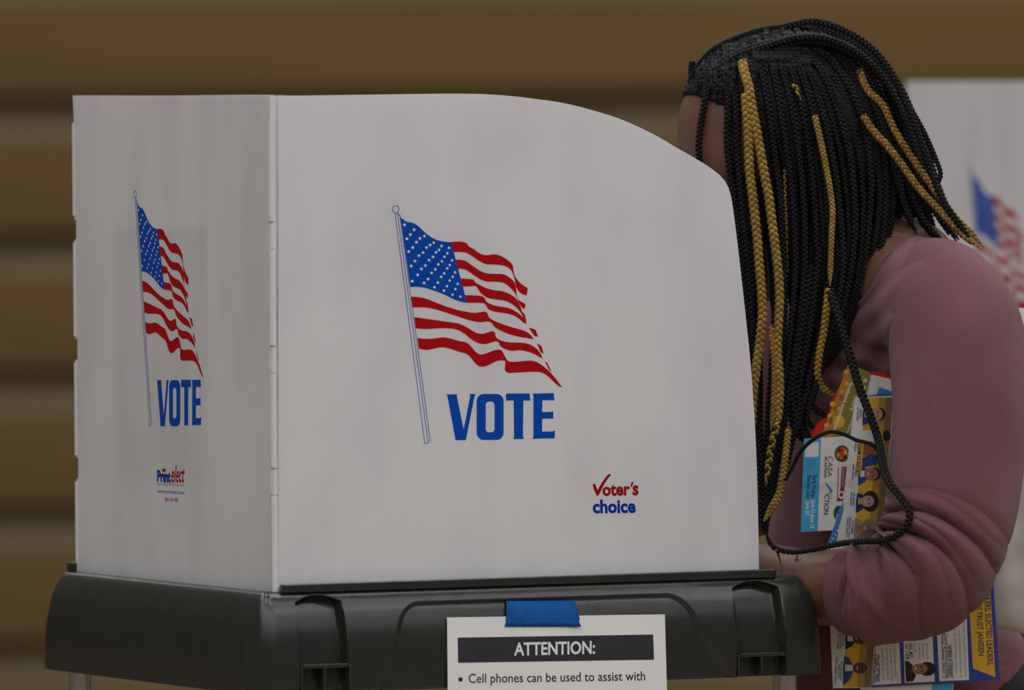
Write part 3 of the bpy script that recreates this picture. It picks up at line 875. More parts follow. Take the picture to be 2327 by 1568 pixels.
B.cap(hp(-40, 0, -190), neck, 112 * q, 128 * q, 0.03)
torso(B, -14)
# left arm, near the camera
B.cap(shL, elL, 88 * q, 88 * q, 0.02)
B.cap(elL, cuL, 92 * q, 82 * q, 0.02)
B.cap(cuL, wrL, 80 * q, 46 * q, 0.01)
# right arm
B.cap(shR, elR, 92 * q, 80 * q, 0.03); B.cap(elR, wrR, 78 * q, 48 * q, 0.02)
def hand(wr, fwd, side, up, thumb):
    """palm, four curled fingers of different length, thumb leaving the side of the palm"""
    pc = wr + fwd * 0.052
    B.ell(pc, (0.050, 0.038, 0.016), [fwd, side, up], 0.015)
    for k, (ln, off) in enumerate(((0.068, 0.027), (0.076, 0.009), (0.071, -0.009), (0.055, -0.026))):
        a = pc + fwd * 0.038 + side * off * thumb
        b_ = a + (fwd * 0.9 - up * 0.15) * ln * 0.45
        c_ = b_ + (fwd * 0.5 - up * 0.75) * ln * 0.32
        d_ = c_ + (-fwd * 0.15 - up * 0.7) * ln * 0.25
        B.cap(a, b_, 0.0092, 0.0085, 0.004); B.cap(b_, c_, 0.0085, 0.0078, 0.003); B.cap(c_, d_, 0.0078, 0.0068, 0.003)
    a = pc - fwd * 0.02 + side * 0.032 * thumb
    b_ = a + (fwd * 0.6 + side * 0.6 * thumb - up * 0.2) * 0.036; c_ = b_ + (fwd * 0.95 - up * 0.35) * 0.030
    B.cap(a, b_, 0.0125, 0.0105, 0.006); B.cap(b_, c_, 0.0105, 0.008, 0.003)
def nrm(v): return v / np.linalg.norm(v)
fL = nrm((wrL - cuL) * [1, 1, 0.2]); sL = nrm(np.cross(uz, fL)); hand(wrL, fL, sL, np.cross(fL, sL), -1)
fR = nrm((wrR - elR) * [1, 1, 0.25]); sR = nrm(np.cross(uz, fR)); hand(wrR, fR, sR, np.cross(fR, sR), 1)
# legs
kneeL, kneeR = P3(2110, 1568, 850), P3(2090, 1568, 1080)
kneeL = np.array([kneeL[0], kneeL[1], 0.46]); kneeR = np.array([kneeR[0], kneeR[1], 0.46])
ankL = np.array([kneeL[0] + 0.03, kneeL[1], 0.08]); ankR = np.array([kneeR[0] + 0.05, kneeR[1], 0.08])
hL = hipc + ll * 0.058 - uz * 0.11; hR = hipc - ll * 0.058 - uz * 0.11
for h_, k_, a_2 in ((hL, kneeL, ankL), (hR, kneeR, ankR)):
    B.cap(h_, k_, 0.07, 0.055, 0.03); B.cap(k_, a_2, 0.053, 0.038, 0.02)
    B.cap(a_2 - uz * 0.02, a_2 - uz * 0.035 + fh * 0.13, 0.033, 0.022, 0.01)
bv, bf = B.mesh()
body = link('body', mesh_from(to_local(vinv, bv), bf, smooth=True), per, ['skin'])
for sgn in (1, -1):
    bm = bmesh.new(); bmesh.ops.create_uvsphere(bm, u_segments=16, v_segments=12, radius=23 * q)
    o = link('eyeball', bm_mesh(bm, True), body, ['eye']); o.location = to_local(vinv, hp(190, 60 * sgn, -113))
    bm = bmesh.new(); bmesh.ops.create_uvsphere(bm, u_segments=12, v_segments=8, radius=12 * q)
    o = link('iris', bm_mesh(bm, True), body, ['iris']); o.location = to_local(vinv, hp(203, 60 * sgn, -118))

# ---- trousers and shoes
T_ = Field((hipc[0] - 0.25, hipc[1] - 0.25, 0.05), (hipc[0] + 0.32, hipc[1] + 0.28, hipc[2] + 0.16), 0.006)
T_.ell(hipc, np.array((300, 275, 250)) * q, [fh, ll, uz], 0); T_.ell(P3(2270, 1600, 1000), np.array((135, 200, 140)) * q, [fh, ll, uz], 0.03)
for h_, k_, a_2 in ((hL, kneeL, ankL), (hR, kneeR, ankR)):
    T_.cap(h_, k_, 0.085, 0.070, 0.03); T_.cap(k_, a_2 + uz * 0.02, 0.072, 0.062, 0.02)
T_.half((0, 0, hipc[2] + 0.10), (0, 0, 1)); T_.half((0, 0, 0.075), (0, 0, -1))
tv_, tf_ = T_.mesh()
link('trousers', mesh_from(to_local(vinv, tv_), tf_, smooth=True), per, ['trouser'])
for a_2 in (ankL, ankR):
    Sh = Field(a_2 - [0.25, 0.12, 0.085], a_2 + [0.12, 0.10, 0.05], 0.005)
    Sh.cap(a_2 - uz * 0.035 - fh * 0.03, a_2 - uz * 0.045 + fh * 0.15, 0.045, 0.036, 0); Sh.cap(a_2 - uz * 0.04, a_2 + uz * 0.01, 0.046, 0.045, 0.02)
    Sh.half((0, 0, 0.001), (0, 0, -1))
    sv, sf = Sh.mesh(); link('shoe', mesh_from(to_local(vinv, sv), sf, smooth=True), per, ['shoe'])

# ---- shirt body
def img(v):
    """photo pixel of world points"""
    d = v - CAM; z = d @ _f
    return W / 2 + F * (d @ _r) / z, H / 2 - F * (d @ _u) / z
Cl = Field((P3(1560, 900, 900)[0], P3(2000, 900, 470)[1], hipc[2] - 0.12), (P3(2480, 900, 900)[0], P3(2000, 900, 1480)[1], P3(2000, 480, 900)[2]), 0.0036)
torso(Cl, 4)
Cl.cap(shR, elR, 112 * q, 100 * q, 0.03); Cl.cap(elR, elR * 0.4 + wrR * 0.6, 98 * q, 78 * q, 0.02)
Cl.cap(P3(2140, 700, 650), P3(2182, 930, 536), 104 * q, 122 * q, 0.055)
# neck opening
nd = nrm(hp(-40, 0, -190) - neck)
Cl.cap(neck - nd * 0.005 + nd * 0.02, neck + nd * 0.20, 128 * q, 150 * q, 0.006, 'cut')
Cl.ell(P3(1925, 560, 790), np.array((138, 138, 138)) * q, None, 0.006, 'cut')
# hem: slants up to the right at the back
h1, h2 = P3(2170, 1650, 760), P3(2335, 1505, 860)
hd = nrm(h2 - h1); Cl.half(h1, -nrm(np.cross(np.cross(hd, uz), hd)) * np.sign(nrm(np.cross(np.cross(hd, uz), hd))[2]))
Cl.half((0, 0, P3(2000, 1660, 900)[2]), (0, 0, -1))
cv_, cf_ = Cl.mesh()
cn = vnormals(cv_, cf_)
ix, iy = img(cv_)
# drag folds from the armpit towards the collar, soft crumples on the chest
tdir = np.array([0.80, -0.60]); ndir = np.array([0.60, 0.80])
qc = (ix - 2030) * ndir[0] + (iy - 720) * ndir[1]; ac = (ix - 2030) * tdir[0] + (iy - 720) * tdir[1]
near = np.clip((-cn[:, 1] - 0.1) * 2, 0, 1)
mask = np.exp(-(qc / 130) ** 2) * np.exp(-(ac / 130) ** 2) * near
disp = mask * (9 * np.sin(qc / 10.5 + 0.9 * np.sin(ac / 70)) + 12.0 * np.sin(qc / 21 + 2.0))
m2 = np.exp(-((ix - 1930) / 110) ** 2 - ((iy - 830) / 60) ** 2) * near
disp += m2 * 7 * np.sin((iy - 0.25 * ix) / 10.0)
disp += 2.2 * np.sin(ix / 37 + 1.3 * np.sin(iy / 61)) * np.sin(iy / 90 + ix / 130)
cv_ = cv_ + cn * disp[:, None] * S
me = mesh_from(to_local(vinv, cv_), cf_, smooth=True)
uvl = me.uv_layers.new(name='knit')
ax_c = np.stack([np.interp(cv_[:, 2], [hipc[2], P3(0, 700, 900)[2]], [hipc[0], P3(1990, 700, 900)[0]]), np.full(len(cv_), hipc[1])], 1)
ang = np.arctan2(cv_[:, 1] - ax_c[:, 1], cv_[:, 0] - ax_c[:, 0])
rr = np.hypot(cv_[:, 1] - ax_c[:, 1], cv_[:, 0] - ax_c[:, 0])
ucoord = (cv_[:, 0] * 0.9 + cv_[:, 1] * -0.45) / (4.6 * S)
li = np.empty(len(me.loops), np.int32); me.loops.foreach_get('vertex_index', li)
uvl.data.foreach_set('uv', np.stack([ucoord[li], np.zeros(len(li))], 1).astype(np.float32).ravel())
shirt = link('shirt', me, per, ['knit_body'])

# ---- near sleeve: a tube along the arm with gathered folds, ribs run its length
ctrl = [(2050, 640, 800, 95), (2095, 650, 730, 112), (2140, 680, 655, 136), (2174, 755, 588, 152), (2183, 900, 535, 156), (2172, 1070, 500, 152), (2152, 1195, 478, 149),
        (2108, 1296, 472, 142), (2030, 1338, 515, 124), (1990, 1345, 548, 114), (1940, 1343, 598, 104)]
cw_ = np.array([list(P3(x, y, d)) + [r * S * 1.025] for x, y, d, r in ctrl])
NS, NT = 420, 230
cc = catmull(cw_, NS)
cpos, crad = cc[:, :3], cc[:, 3]
sarc = np.r_[0, np.cumsum(np.linalg.norm(np.diff(cpos, axis=0), axis=1))] / S
Tg = np.gradient(cpos, axis=0); Tg /= np.linalg.norm(Tg, axis=1, keepdims=True)
for _ in range(40): Tg[1:-1] = (Tg[:-2] + Tg[1:-1] * 2 + Tg[2:]) / 4
Tg /= np.linalg.norm(Tg, axis=1, keepdims=True)
Bv = np.array([0, -1.0, 0.0]) - Tg * (Tg @ np.array([0, -1.0, 0]))[:, None]; Bv /= np.linalg.norm(Bv, axis=1, keepdims=True)
Nv = np.cross(Tg, Bv)
th = np.linspace(-math.pi, math.pi, NT, endpoint=False)
SS, TT = np.meshgrid(sarc, th, indexing='ij')
L_ = sarc[-1]
sel = sarc[np.argmin(np.linalg.norm(cpos - elL, axis=1))]
inner_w = np.clip(0.5 + 0.5 * np.sin(TT), 0, 1)
dis = np.zeros_like(SS)
r2 = np.random.default_rng(3)
# gathered folds: round ridges with sharp creases that fan out of the inner elbow
lam = 46.0
for ph0, k1, k2, a_in, lam_ in ((0.0, 18, 9, 46.0, 52.0), (0.37, -22, 14, 12.0, 33.0)):
    u_ = (SS + 26 * np.sin(TT) + k1 * np.cos(TT + 0.3) + k2 * np.sin(2 * TT + 0.8) + 9 * np.sin(SS / 83.0)) / lam_ + ph0
    ridge = np.abs(np.sin(math.pi * u_)) ** 0.5 - 0.86
    win = sstep(sel - 210, sel - 60, SS) * (1 - sstep(L_ - 62, L_ - 44, SS))
    wth = 0.10 + 0.90 * np.clip(0.62 + 0.55 * np.sin(TT), 0, 1)
    var = 0.75 + 0.45 * np.sin(SS / 61.0 + 1.7 * np.cos(TT)) 
    dis += a_in * ridge * win * wth * var
for i, (s0, am, wd, kx) in enumerate(((L_ - 128, 18, 14, 34), (L_ - 84, 22, 14, -26))):
    dis += am * np.exp(-((SS - s0 - kx * np.sin(TT + i)) / wd) ** 2) * (0.55 + 0.45 * np.sin(TT * 1 + 1.2 * i))
dis += -5 * np.exp(-((SS - (L_ - 44)) / 6) ** 2)                   # seam above the cuff
# soft drag folds over the upper arm
dis += 6.0 * np.sin((SS * 0.55 - TT * 95) / 30) * np.exp(-((SS - 260) / 130) ** 2) * np.clip(np.sin(TT + 0.4), 0, 1)
dis += 1.6 * np.sin(SS / 44 + 2 * np.sin(TT * 2)) 
Rr = crad[:, None] + dis * S
pts = cpos[:, None] + (np.cos(TT)[..., None] * Bv[:, None] + np.sin(TT)[..., None] * Nv[:, None]) * Rr[..., None]
# turn the cuff inwards
endp = []
for back, sh in ((2, 0.975), (10, 0.93), (60, 0.88)):
    e = pts[-1 - (0 if back < 5 else int(back / 5))].mean(0)
    endp.append(cpos[-1] - Tg[-1] * back * S + (pts[-1] - cpos[-1]) * sh)
allp_ = np.concatenate([pts, np.array(endp)], 0); NR = allp_.shape[0]
gi = np.arange(NR * NT).reshape(NR, NT)
fq_ = np.stack([gi[:-1], np.roll(gi[:-1], -1, 1), np.roll(gi[1:], -1, 1), gi[1:]], -1).reshape(-1, 4)
me = mesh_from(to_local(vinv, allp_.reshape(-1, 3)), fq_, smooth=True)
uvl = me.uv_layers.new(name='knit')
ju = np.arange(NT)
uu = np.stack([np.tile(ju, (NR - 1, 1)), np.tile(ju + 1, (NR - 1, 1)), np.tile(ju + 1, (NR - 1, 1)), np.tile(ju, (NR - 1, 1))], -1) / NT
ii_ = np.arange(NR)
vv_ = np.stack([np.tile(ii_[:-1, None], (1, NT)), np.tile(ii_[:-1, None], (1, NT)), np.tile(ii_[1:, None], (1, NT)), np.tile(ii_[1:, None], (1, NT))], -1) / NR
uvl.data.foreach_set('uv', np.stack([uu, vv_], -1).astype(np.float32).ravel())
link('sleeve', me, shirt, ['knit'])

# ---- hair: a cap of roots, then every braid
def hair_field(lo_, hi_, h):
    Hh = Field(lo_, hi_, h)
    Hh.ell(hp(-8, 0, 2), np.array((236, 174, 206)) * q, HA, 0)
    Hh.ell(P3(1860, 300, 870), np.array((180, 170, 215)) * q, None, 0.03)
    Hh.ell(P3(1950, 400, 880), np.array((90, 140, 150)) * q, None, 0.03)
    Hh.ell(P3(2025, 410, 900), np.array((72, 120, 112)) * q, None, 0.03)
    return Hh
Hh = hair_field(HC - [0.14, 0.13, 0.17], HC + [0.23, 0.16, 0.13], 0.0035)
# hairline: forehead free, down past the temple to the ear
pn = nrm(hf * 0.80 - hu * 0.60)
Hh.half(hp(172, 0, 130), pn)
hv, hfq = Hh.mesh()
hn_ = vnormals(hv, hfq)
hx, hy = img(hv)
hv = hv + hn_ * ((2.6 * np.sin(hx / 5.3 + 2 * np.sin(hy / 9)) * np.sin(hy / 6.1 + np.sin(hx / 11)) + rng.normal(0, 1.3, len(hv))) * S)[:, None]
hair = link('hair', mesh_from(to_local(vinv, hv), hfq, smooth=True), per, ['hairbase'])
# fine baby hairs along the hairline
sd = np.abs((hv - hp(172, 0, 130)) @ pn); edge = np.where((sd < 0.0030) & (hn_[:, 1] < 0.3))[0]
wv, wf = [], []
for k, vi in enumerate(rng.choice(edge, 420)):
    st = hv[vi] - hn_[vi] * 0.001; out = nrm((st - HC)); dr = nrm(hf * rng.uniform(0.0, 0.5) - hu * rng.uniform(0.5, 1.0) + hl * rng.uniform(-0.5, 0.5)); dr = nrm(dr - out * (dr @ out) * 0.95)
    ln = rng.uniform(10, 34) * S; sd2 = np.cross(dr, out)
    cur = rng.uniform(-0.5, 0.5)
    for j in range(5):
        t = j / 4; c0 = st + dr * ln * t + sd2 * ln * cur * t * t; r_ = 0.9 * S * (1 - 0.8 * t)
        for a in (0, 2.1, 4.2): wv.append(c0 + (sd2 * math.cos(a) + out * math.sin(a)) * r_)
    o_ = k * 15
    for j in range(4):
        for a in range(3): wf.append((o_ + j * 3 + a, o_ + j * 3 + (a + 1) % 3, o_ + j * 3 + 3 + (a + 1) % 3, o_ + j * 3 + 3 + a))
link('baby_hair', mesh_from(to_local(vinv, np.array(wv)), np.array(wf), smooth=True), hair, ['hairbase'], kind='stuff')
Hv = hair_field(HC - [0.16, 0.16, 0.2], HC + [0.24, 0.17, 0.15], 0.004)
def hair_depth(x, y):
    """nearest depth (pixel units) of the hair mass at photo pixels, nan where there is none"""
    ds = np.arange(600, 1000, 4.0)
    out = np.full(len(x), np.nan)
    for i in range(len(x)):
        p = pd(np.full(len(ds), x[i]), np.full(len(ds), y[i]), ds)
        g = np.rint((p - Hv.lo) / Hv.h).astype(int)
        ok = np.all((g >= 0) & (g < Hv.n), axis=1)
        val = np.where(ok, Hv.V[tuple(np.clip(g, 0, Hv.n - 1).T)], 1)
        w = np.argmax(val < 0)
        if val[w] < 0: out[i] = ds[w]
    return out

def braid_mesh(path, r0, r1, pitch, mats, sides=5, fuzz=0.0):
    """three plaited strands along a world path"""
    d = np.r_[0, np.cumsum(np.linalg.norm(np.diff(path, axis=0), axis=1))]
    n = max(8, int(d[-1] / (pitch / 13)))
    s_ = np.linspace(0, d[-1], n)
    C = np.stack([np.interp(s_, d, path[:, k]) for k in range(3)], 1)
    Tt = np.gradient(C, axis=0); Tt /= np.linalg.norm(Tt, axis=1, keepdims=True) + 1e-12
    B0 = np.array([0.12, -1.0, 0.1]); Bb = B0 - Tt * (Tt @ B0)[:, None]; Bb /= np.linalg.norm(Bb, axis=1, keepdims=True) + 1e-12
    Nn = np.cross(Tt, Bb)
    rad = r0 + (r1 - r0) * (s_ / s_[-1]) ** 1.5
    rad = rad * np.clip((s_[-1] - s_) / (6 * r0) + 0.25, 0, 1)
    ph = 2 * math.pi * s_ / pitch
    an = np.linspace(0, 2 * math.pi, sides, endpoint=False)
    V, Fc, Mi = [], [], []
    for k in range(3):
        f_ = ph + 2 * math.pi * k / 3
        c = C + Nn * (0.56 * rad * np.sin(f_))[:, None] + Bb * (0.36 * rad * np.sin(2 * f_))[:, None]
        rs = 0.56 * rad
        ring = c[:, None] + (np.cos(an)[None, :, None] * Nn[:, None] + np.sin(an)[None, :, None] * Bb[:, None]) * rs[:, None, None]
        o = len(V) * 0 + k * n * sides
        g = np.arange(n * sides).reshape(n, sides) + k * n * sides
        Fc.append(np.stack([g[:-1], np.roll(g[:-1], -1, 1), np.roll(g[1:], -1, 1), g[1:]], -1).reshape(-1, 4))
        V.append(ring.reshape(-1, 3)); Mi.append(np.full((n - 1) * sides, k))
    me = mesh_from(to_local(vinv, np.vstack(V)), np.vstack(Fc), smooth=True, mat_idx=np.concatenate(Mi))
    for m in mats: me.materials.append(M[m])
    return me

def braid(xy, r=8.5, r1=None, mats=('braid',) * 3, dep=None, layer=0.0, pitch=None, jit=0.0, name='braid'):
    xy = np.asarray(xy, float)
    if dep is not None and np.ndim(dep) == 1:
        c = catmull(np.column_stack([xy, dep]), 120); x, y, d = c.T
    else:
        c = catmull(xy, 120); x, y = c.T
        hd_ = hair_depth(x, y)
        run = np.minimum.accumulate(np.where(np.isnan(hd_), 1e9, hd_))
        if np.all(run > 1e8): run[:] = 700
        first = run[run < 1e8][0]; run[run > 1e8] = first
        d = run - r * 0.8
        if dep is not None:                      # drift to a given depth towards the tip
            w = np.clip((np.linspace(0, 1, 120) - 0.35) / 0.65, 0, 1) ** 1.3
            d = d * (1 - w) + dep * w
        d = d + layer
        for _ in range(30): d[1:-1] = (d[:-2] + 2 * d[1:-1] + d[2:]) / 4
    if jit:
        t = np.linspace(0, 1, 120); a1, a2, a3 = rng.uniform(0, 6.28, 3)
        x = x + jit * np.sin(5 * t + a1) * np.minimum(1, t * 4) + 0.35 * jit * np.sin(13 * t + a3); d = d + jit * np.sin(4 * t + a2)
    w = pd(x, y, d)
    pitch = (pitch or r * 3.9) * S
    return link(name, braid_mesh(w, r * S * 1.03, (r1 or r * 0.8) * S * 1.03, pitch, mats), hair)

guides = [
 [(1650, 178), (1656, 240), (1654, 320), (1661, 400), (1672, 460), (1686, 560), (1695, 650), (1705, 750), (1713, 850), (1720, 950), (1727, 1080), (1735, 1215)],
 [(1668, 190), (1674, 260), (1676, 340), (1684, 430), (1694, 520), (1704, 620), (1712, 720), (1719, 830), (1727, 960), (1735, 1090), (1742, 1225)],
 [(1712, 165), (1722, 250), (1735, 350), (1748, 440), (1757, 540), (1763, 640), (1760, 740), (1752, 840), (1745, 940), (1742, 1050), (1742, 1160)],
 [(1730, 150), (1747, 250), (1762, 350), (1774, 440), (1780, 540), (1783, 640), (1780, 740), (1772, 840), (1764, 940), (1754, 1040), (1746, 1140)],
 [(1745, 118), (1762, 180), (1776, 260), (1789, 340), (1801, 430), (1807, 520), (1809, 600), (1803, 700), (1792, 800), (1778, 900), (1766, 1000), (1752, 1100), (1745, 1190)],
 [(1768, 125), (1790, 200), (1807, 290), (1819, 380), (1827, 470), (1831, 560), (1828, 650), (1818, 740), (1804, 830), (1789, 920), (1775, 1010), (1760, 1100), (1748, 1180)],
 [(1788, 118), (1815, 210), (1835, 310), (1848, 410), (1855, 500), (1858, 590), (1851, 680), (1840, 760), (1826, 840), (1812, 920), (1800, 1000), (1778, 1090)],
 [(1800, 112), (1832, 200), (1856, 300), (1873, 400), (1882, 500), (1886, 600), (1876, 690), (1861, 770), (1843, 850), (1826, 920), (1812, 985)],
 [(1808, 106), (1846, 180), (1876, 280), (1898, 390), (1910, 500), (1914, 600), (1902, 690), (1884, 770), (1862, 850), (1840, 920), (1832, 970)],
 [(1818, 100), (1866, 160), (1902, 245), (1927, 335), (1940, 425), (1942, 520), (1932, 610), (1913, 700), (1886, 790), (1860, 860), (1848, 920)],
 [(1828, 94), (1890, 138), (1937, 212), (1964, 302), (1977, 400), (1975, 500), (1963, 590), (1943, 680), (1916, 760), (1890, 830)],
 [(1838, 88), (1912, 124), (1967, 190), (1997, 280), (2012, 380), (2013, 470), (2001, 560), (1977, 640), (1944, 720), (1912, 790)],
 [(1850, 82), (1932, 118), (1988, 180), (2022, 270), (2034, 370), (2031, 460), (2019, 535), (1992, 612), (1958, 690), (1934, 745)],
]
for g_ in guides: braid(g_, 8.6, 7.0, jit=1.5)
GA = [catmull(g_, 60) for g_ in guides]
for gi_, (a, b) in enumerate(zip(GA[:-1], GA[1:])):
    for t, lay, r in ((0.5, 14, 8.2), (0.2, 34, 8.0), (0.8, 48, 8.0), (0.5, 72, 7.6)):
        n_ = int(rng.uniform(50, 60)) if (gi_ > 5 or lay == 34) else int(rng.uniform(26, 36)); g_ = (a * (1 - t) + b * t)[:n_]
        braid(g_[::4], r, r * 0.75, layer=lay, jit=5.0)
for a, b in list(zip(GA[:-1], GA[1:]))[6:]:
    t = rng.uniform(0.42, 0.58); braid((a * (1 - t) + b * t)[7:56:4], 7.6, 6.6, layer=6, jit=2.0)
# forehead braid, the crown arc and the back
braid([(1608, 172), (1602, 230), (1593, 280), (1588, 340), (1596, 420), (1612, 520), (1640, 640)], 8.0, 7)
braid([(1564, 188), (1588, 145), (1622, 110), (1680, 82), (1750, 63), (1830, 62), (1900, 84), (1960, 122), (2012, 178)], 6.0, 6, dep=[800, 790, 790, 800, 810, 820, 830, 830, 840])
for xy in ([(1600, 175), (1640, 140), (1700, 110), (1780, 90), (1850, 82), (1930, 105), (1990, 155), (2040, 230), (2075, 310)],
           [(1620, 165), (1670, 130), (1740, 105), (1820, 84), (1890, 92), (1960, 130), (2015, 190), (2060, 280), (2090, 370), (2130, 450)],
           [(1800, 66), (1870, 62), (1940, 92), (1998, 140), (2042, 212), (2075, 280), (2100, 350), (2120, 420), (2160, 500), (2200, 545)],
           [(1780, 60), (1850, 48), (1920, 70), (1985, 115), (2032, 180), (2066, 255), (2095, 320), (2118, 390), (2150, 465), (2205, 540)],
           [(1860, 78), (1945, 118), (2005, 185), (2043, 275), (2068, 360), (2092, 430), (2130, 490), (2172, 535)],
           [(1855, 84), (1940, 140), (1992, 215), (2025, 300), (2050, 380), (2072, 450), (2100, 505), (2140, 545)],
           [(1850, 90), (1930, 150), (1985, 240), (2018, 330), (2040, 410), (2058, 470), (2080, 520)],
           [(1900, 110), (1965, 180), (2008, 260), (2032, 345), (2046, 425), (2056, 490)]):
    braid(xy, 8.2, 7.5, jit=2.0)
    xy2 = np.array(xy) + [6, 10]
    braid(xy2, 7.8, 7.2, layer=26, jit=4.0)
for k in range(9):
    e = np.array([2052 + k * 17 + rng.uniform(-8, 8), 515 + k * 4 + rng.uniform(-10, 8)]); m_ = np.array([2030 + k * 8, 330 + k * 3])
    braid([(1990 + k * 4, 200), m_, (m_ + e) / 2 + [2, 20], e], 8, 7.5, layer=40 + 6 * (k % 3), jit=3)
braid([(2040, 205), (2076, 258), (2102, 305), (2124, 355), (2137, 392), (2132, 415), (2118, 424)], 6.5, 5.5, dep=[760, 760, 760, 760, 765, 770, 780])
braid([(2020, 190), (2058, 250), (2086, 300), (2106, 350), (2122, 400), (2150, 462)], 6.5, 5.5, dep=[770, 780, 790, 790, 800, 800])
# short roots and flyaway stubs at the hairline
for k in range(95):
    x0 = rng.uniform(1590, 1840); top_y = 55 + max(0.0, 1760 - x0) * 0.36; y0 = top_y + rng.uniform(4, 75)
    sl = (x0 - 1720) / 150 * 16
    braid([(x0, y0), (x0 + sl * 0.5 + rng.uniform(-7, 7), y0 + 22), (x0 + sl + rng.uniform(-8, 8), y0 + rng.uniform(44, 62))], 7.0, 6.5, layer=-3)
for k in range(22):
    x0 = 1566 + k * 4.2 + rng.uniform(-4, 4); y0 = 178 + (x0 - 1566) * 0.42 + rng.uniform(-16, 8)
    braid([(x0 + 10, y0 - 24), (x0 + rng.uniform(-2, 6), y0 - 8), (x0 + rng.uniform(-5, 5), y0 + rng.uniform(10, 22))], 6.0, 4.0, layer=-1)
# golden braids
G3 = ('gold', 'gold', 'gold'); G2 = ('gold', 'gold', 'braid'); GB = ('goldbrown', 'gold', 'goldbrown')
braid([(1686, 138), (1692, 165), (1702, 200), (1709, 245), (1718, 290), (1727, 340), (1737, 395), (1746, 440), (1754, 500), (1762, 560), (1769, 620), (1772, 680), (1769, 740), (1767, 800), (1772, 860), (1771, 920), (1764, 990)], 11.0, 10, G3, layer=-16)
braid([(1694, 212), (1697, 260), (1701, 320), (1704, 390), (1711, 450), (1719, 520), (1725, 590), (1731, 660), (1733, 710), (1728, 770), (1720, 830), (1712, 890), (1708, 960), (1702, 1010)], 10.8, 10.5, G3, layer=-17)
braid([(1851, 262), (1858, 292), (1868, 335), (1879, 390), (1887, 435), (1892, 480), (1890, 530), (1888, 590), (1886, 650)], 7.5, 6.5, G3, layer=-14)
braid([(1884, 655), (1879, 700), (1872, 755), (1862, 805), (1858, 845), (1866, 876), (1884, 893), (1905, 905)], 9.5, 8.5, G3, dep=[640, 640, 650, 660, 670, 685, 705, 722])
braid([(1783, 385), (1784, 440), (1786, 500), (1787, 560), (1789, 640)], 4.2, 3.5, G2, layer=-13)
braid([(1803, 190), (1812, 208), (1820, 228)], 6.5, 5, G2, layer=-10)
braid([(1960, 262), (1985, 298), (2015, 330), (2050, 375), (2088, 428), (2135, 478), (2185, 530), (2232, 566)], 8.8, 7.5, GB, layer=-12)
braid([(1952, 160), (1972, 205), (2005, 238), (2030, 290), (2058, 338), (2092, 388), (2130, 442), (2175, 498), (2212, 535), (2236, 562)], 8.8, 7.5, GB, layer=-10)
braid([(1792, 975), (1786, 1030), (1780, 1080), (1770, 1125), (1752, 1158), (1736, 1185)], 8, 10, G3, dep=[640, 640, 640, 640, 640, 640])
braid([(1768, 960), (1754, 1010), (1746, 1060), (1740, 1105)], 8.5, 7.5, G2, dep=[640, 640, 640, 640])
braid([(1752, 740), (1760, 830), (1758, 920), (1752, 980)], 7.5, 7, GB, dep=[650, 650, 650, 650])
# the sweep that is caught behind the leaflets
braid([(1862, 560), (1852, 660), (1838, 760), (1822, 850), (1815, 905), (1830, 950), (1860, 985)], 9, 8, dep=[670, 668, 665, 668, 675, 695, 722])
braid([(1845, 600), (1832, 700), (1815, 800), (1803, 885), (1808, 945), (1832, 990), (1862, 1020)], 9, 8, dep=[675, 670, 668, 670, 680, 700, 724])
braid([(1880, 640), (1868, 730), (1850, 815), (1836, 880), (1848, 925), (1895, 955)], 8.5, 8, dep=[680, 672, 670, 675, 695, 722])
braid([(1835, 640), (1822, 740), (1806, 840), (1797, 920), (1806, 975), (1836, 1012)], 8.5, 8, dep=[685, 678, 674, 678, 695, 722], jit=2)
braid([(1855, 640), (1842, 740), (1826, 820), (1812, 900), (1822, 960), (1850, 1002)], 8.5, 8, dep=[690, 684, 680, 682, 698, 724], jit=2)
# the long one that hangs across the leaflets and loops back over the wrist
braid([(1884, 660), (1902, 710), (1920, 770), (1938, 830), (1955, 885), (1978, 945), (1996, 1000), (2006, 1055), (2020, 1095), (2046, 1128), (2064, 1152), (2066, 1182), (2046, 1210), (2005, 1228), (1955, 1230), (1900, 1237), (1840, 1250), (1795, 1254), (1757, 1243), (1738, 1208)],
      9.5, 6.5, dep=[640, 618, 600, 580, 560, 530, 495, 440, 400, 368, 345, 340, 348, 385, 440, 520, 590, 640, 650, 650])
braid([(1772, 1098), (1786, 1088), (1800, 1062), (1818, 1028), (1842, 1003), (1868, 987), (1892, 981), (1920, 988), (1946, 1000), (1970, 1006), (1988, 1016), (2002, 1034)], 4.6, 4.0, dep=[640, 636, 630, 610, 585, 570, 565, 560, 550, 535, 520, 505])
braid([(1764, 1250), (1772, 1270), (1778, 1300)], 3.0, 1.5, G3, dep=[640, 700, 705])
braid([(1812, 1262), (1806, 1280), (1799, 1302)], 3.0, 1.5, G3, dep=[680, 690, 690])
# beads and a hair cuff

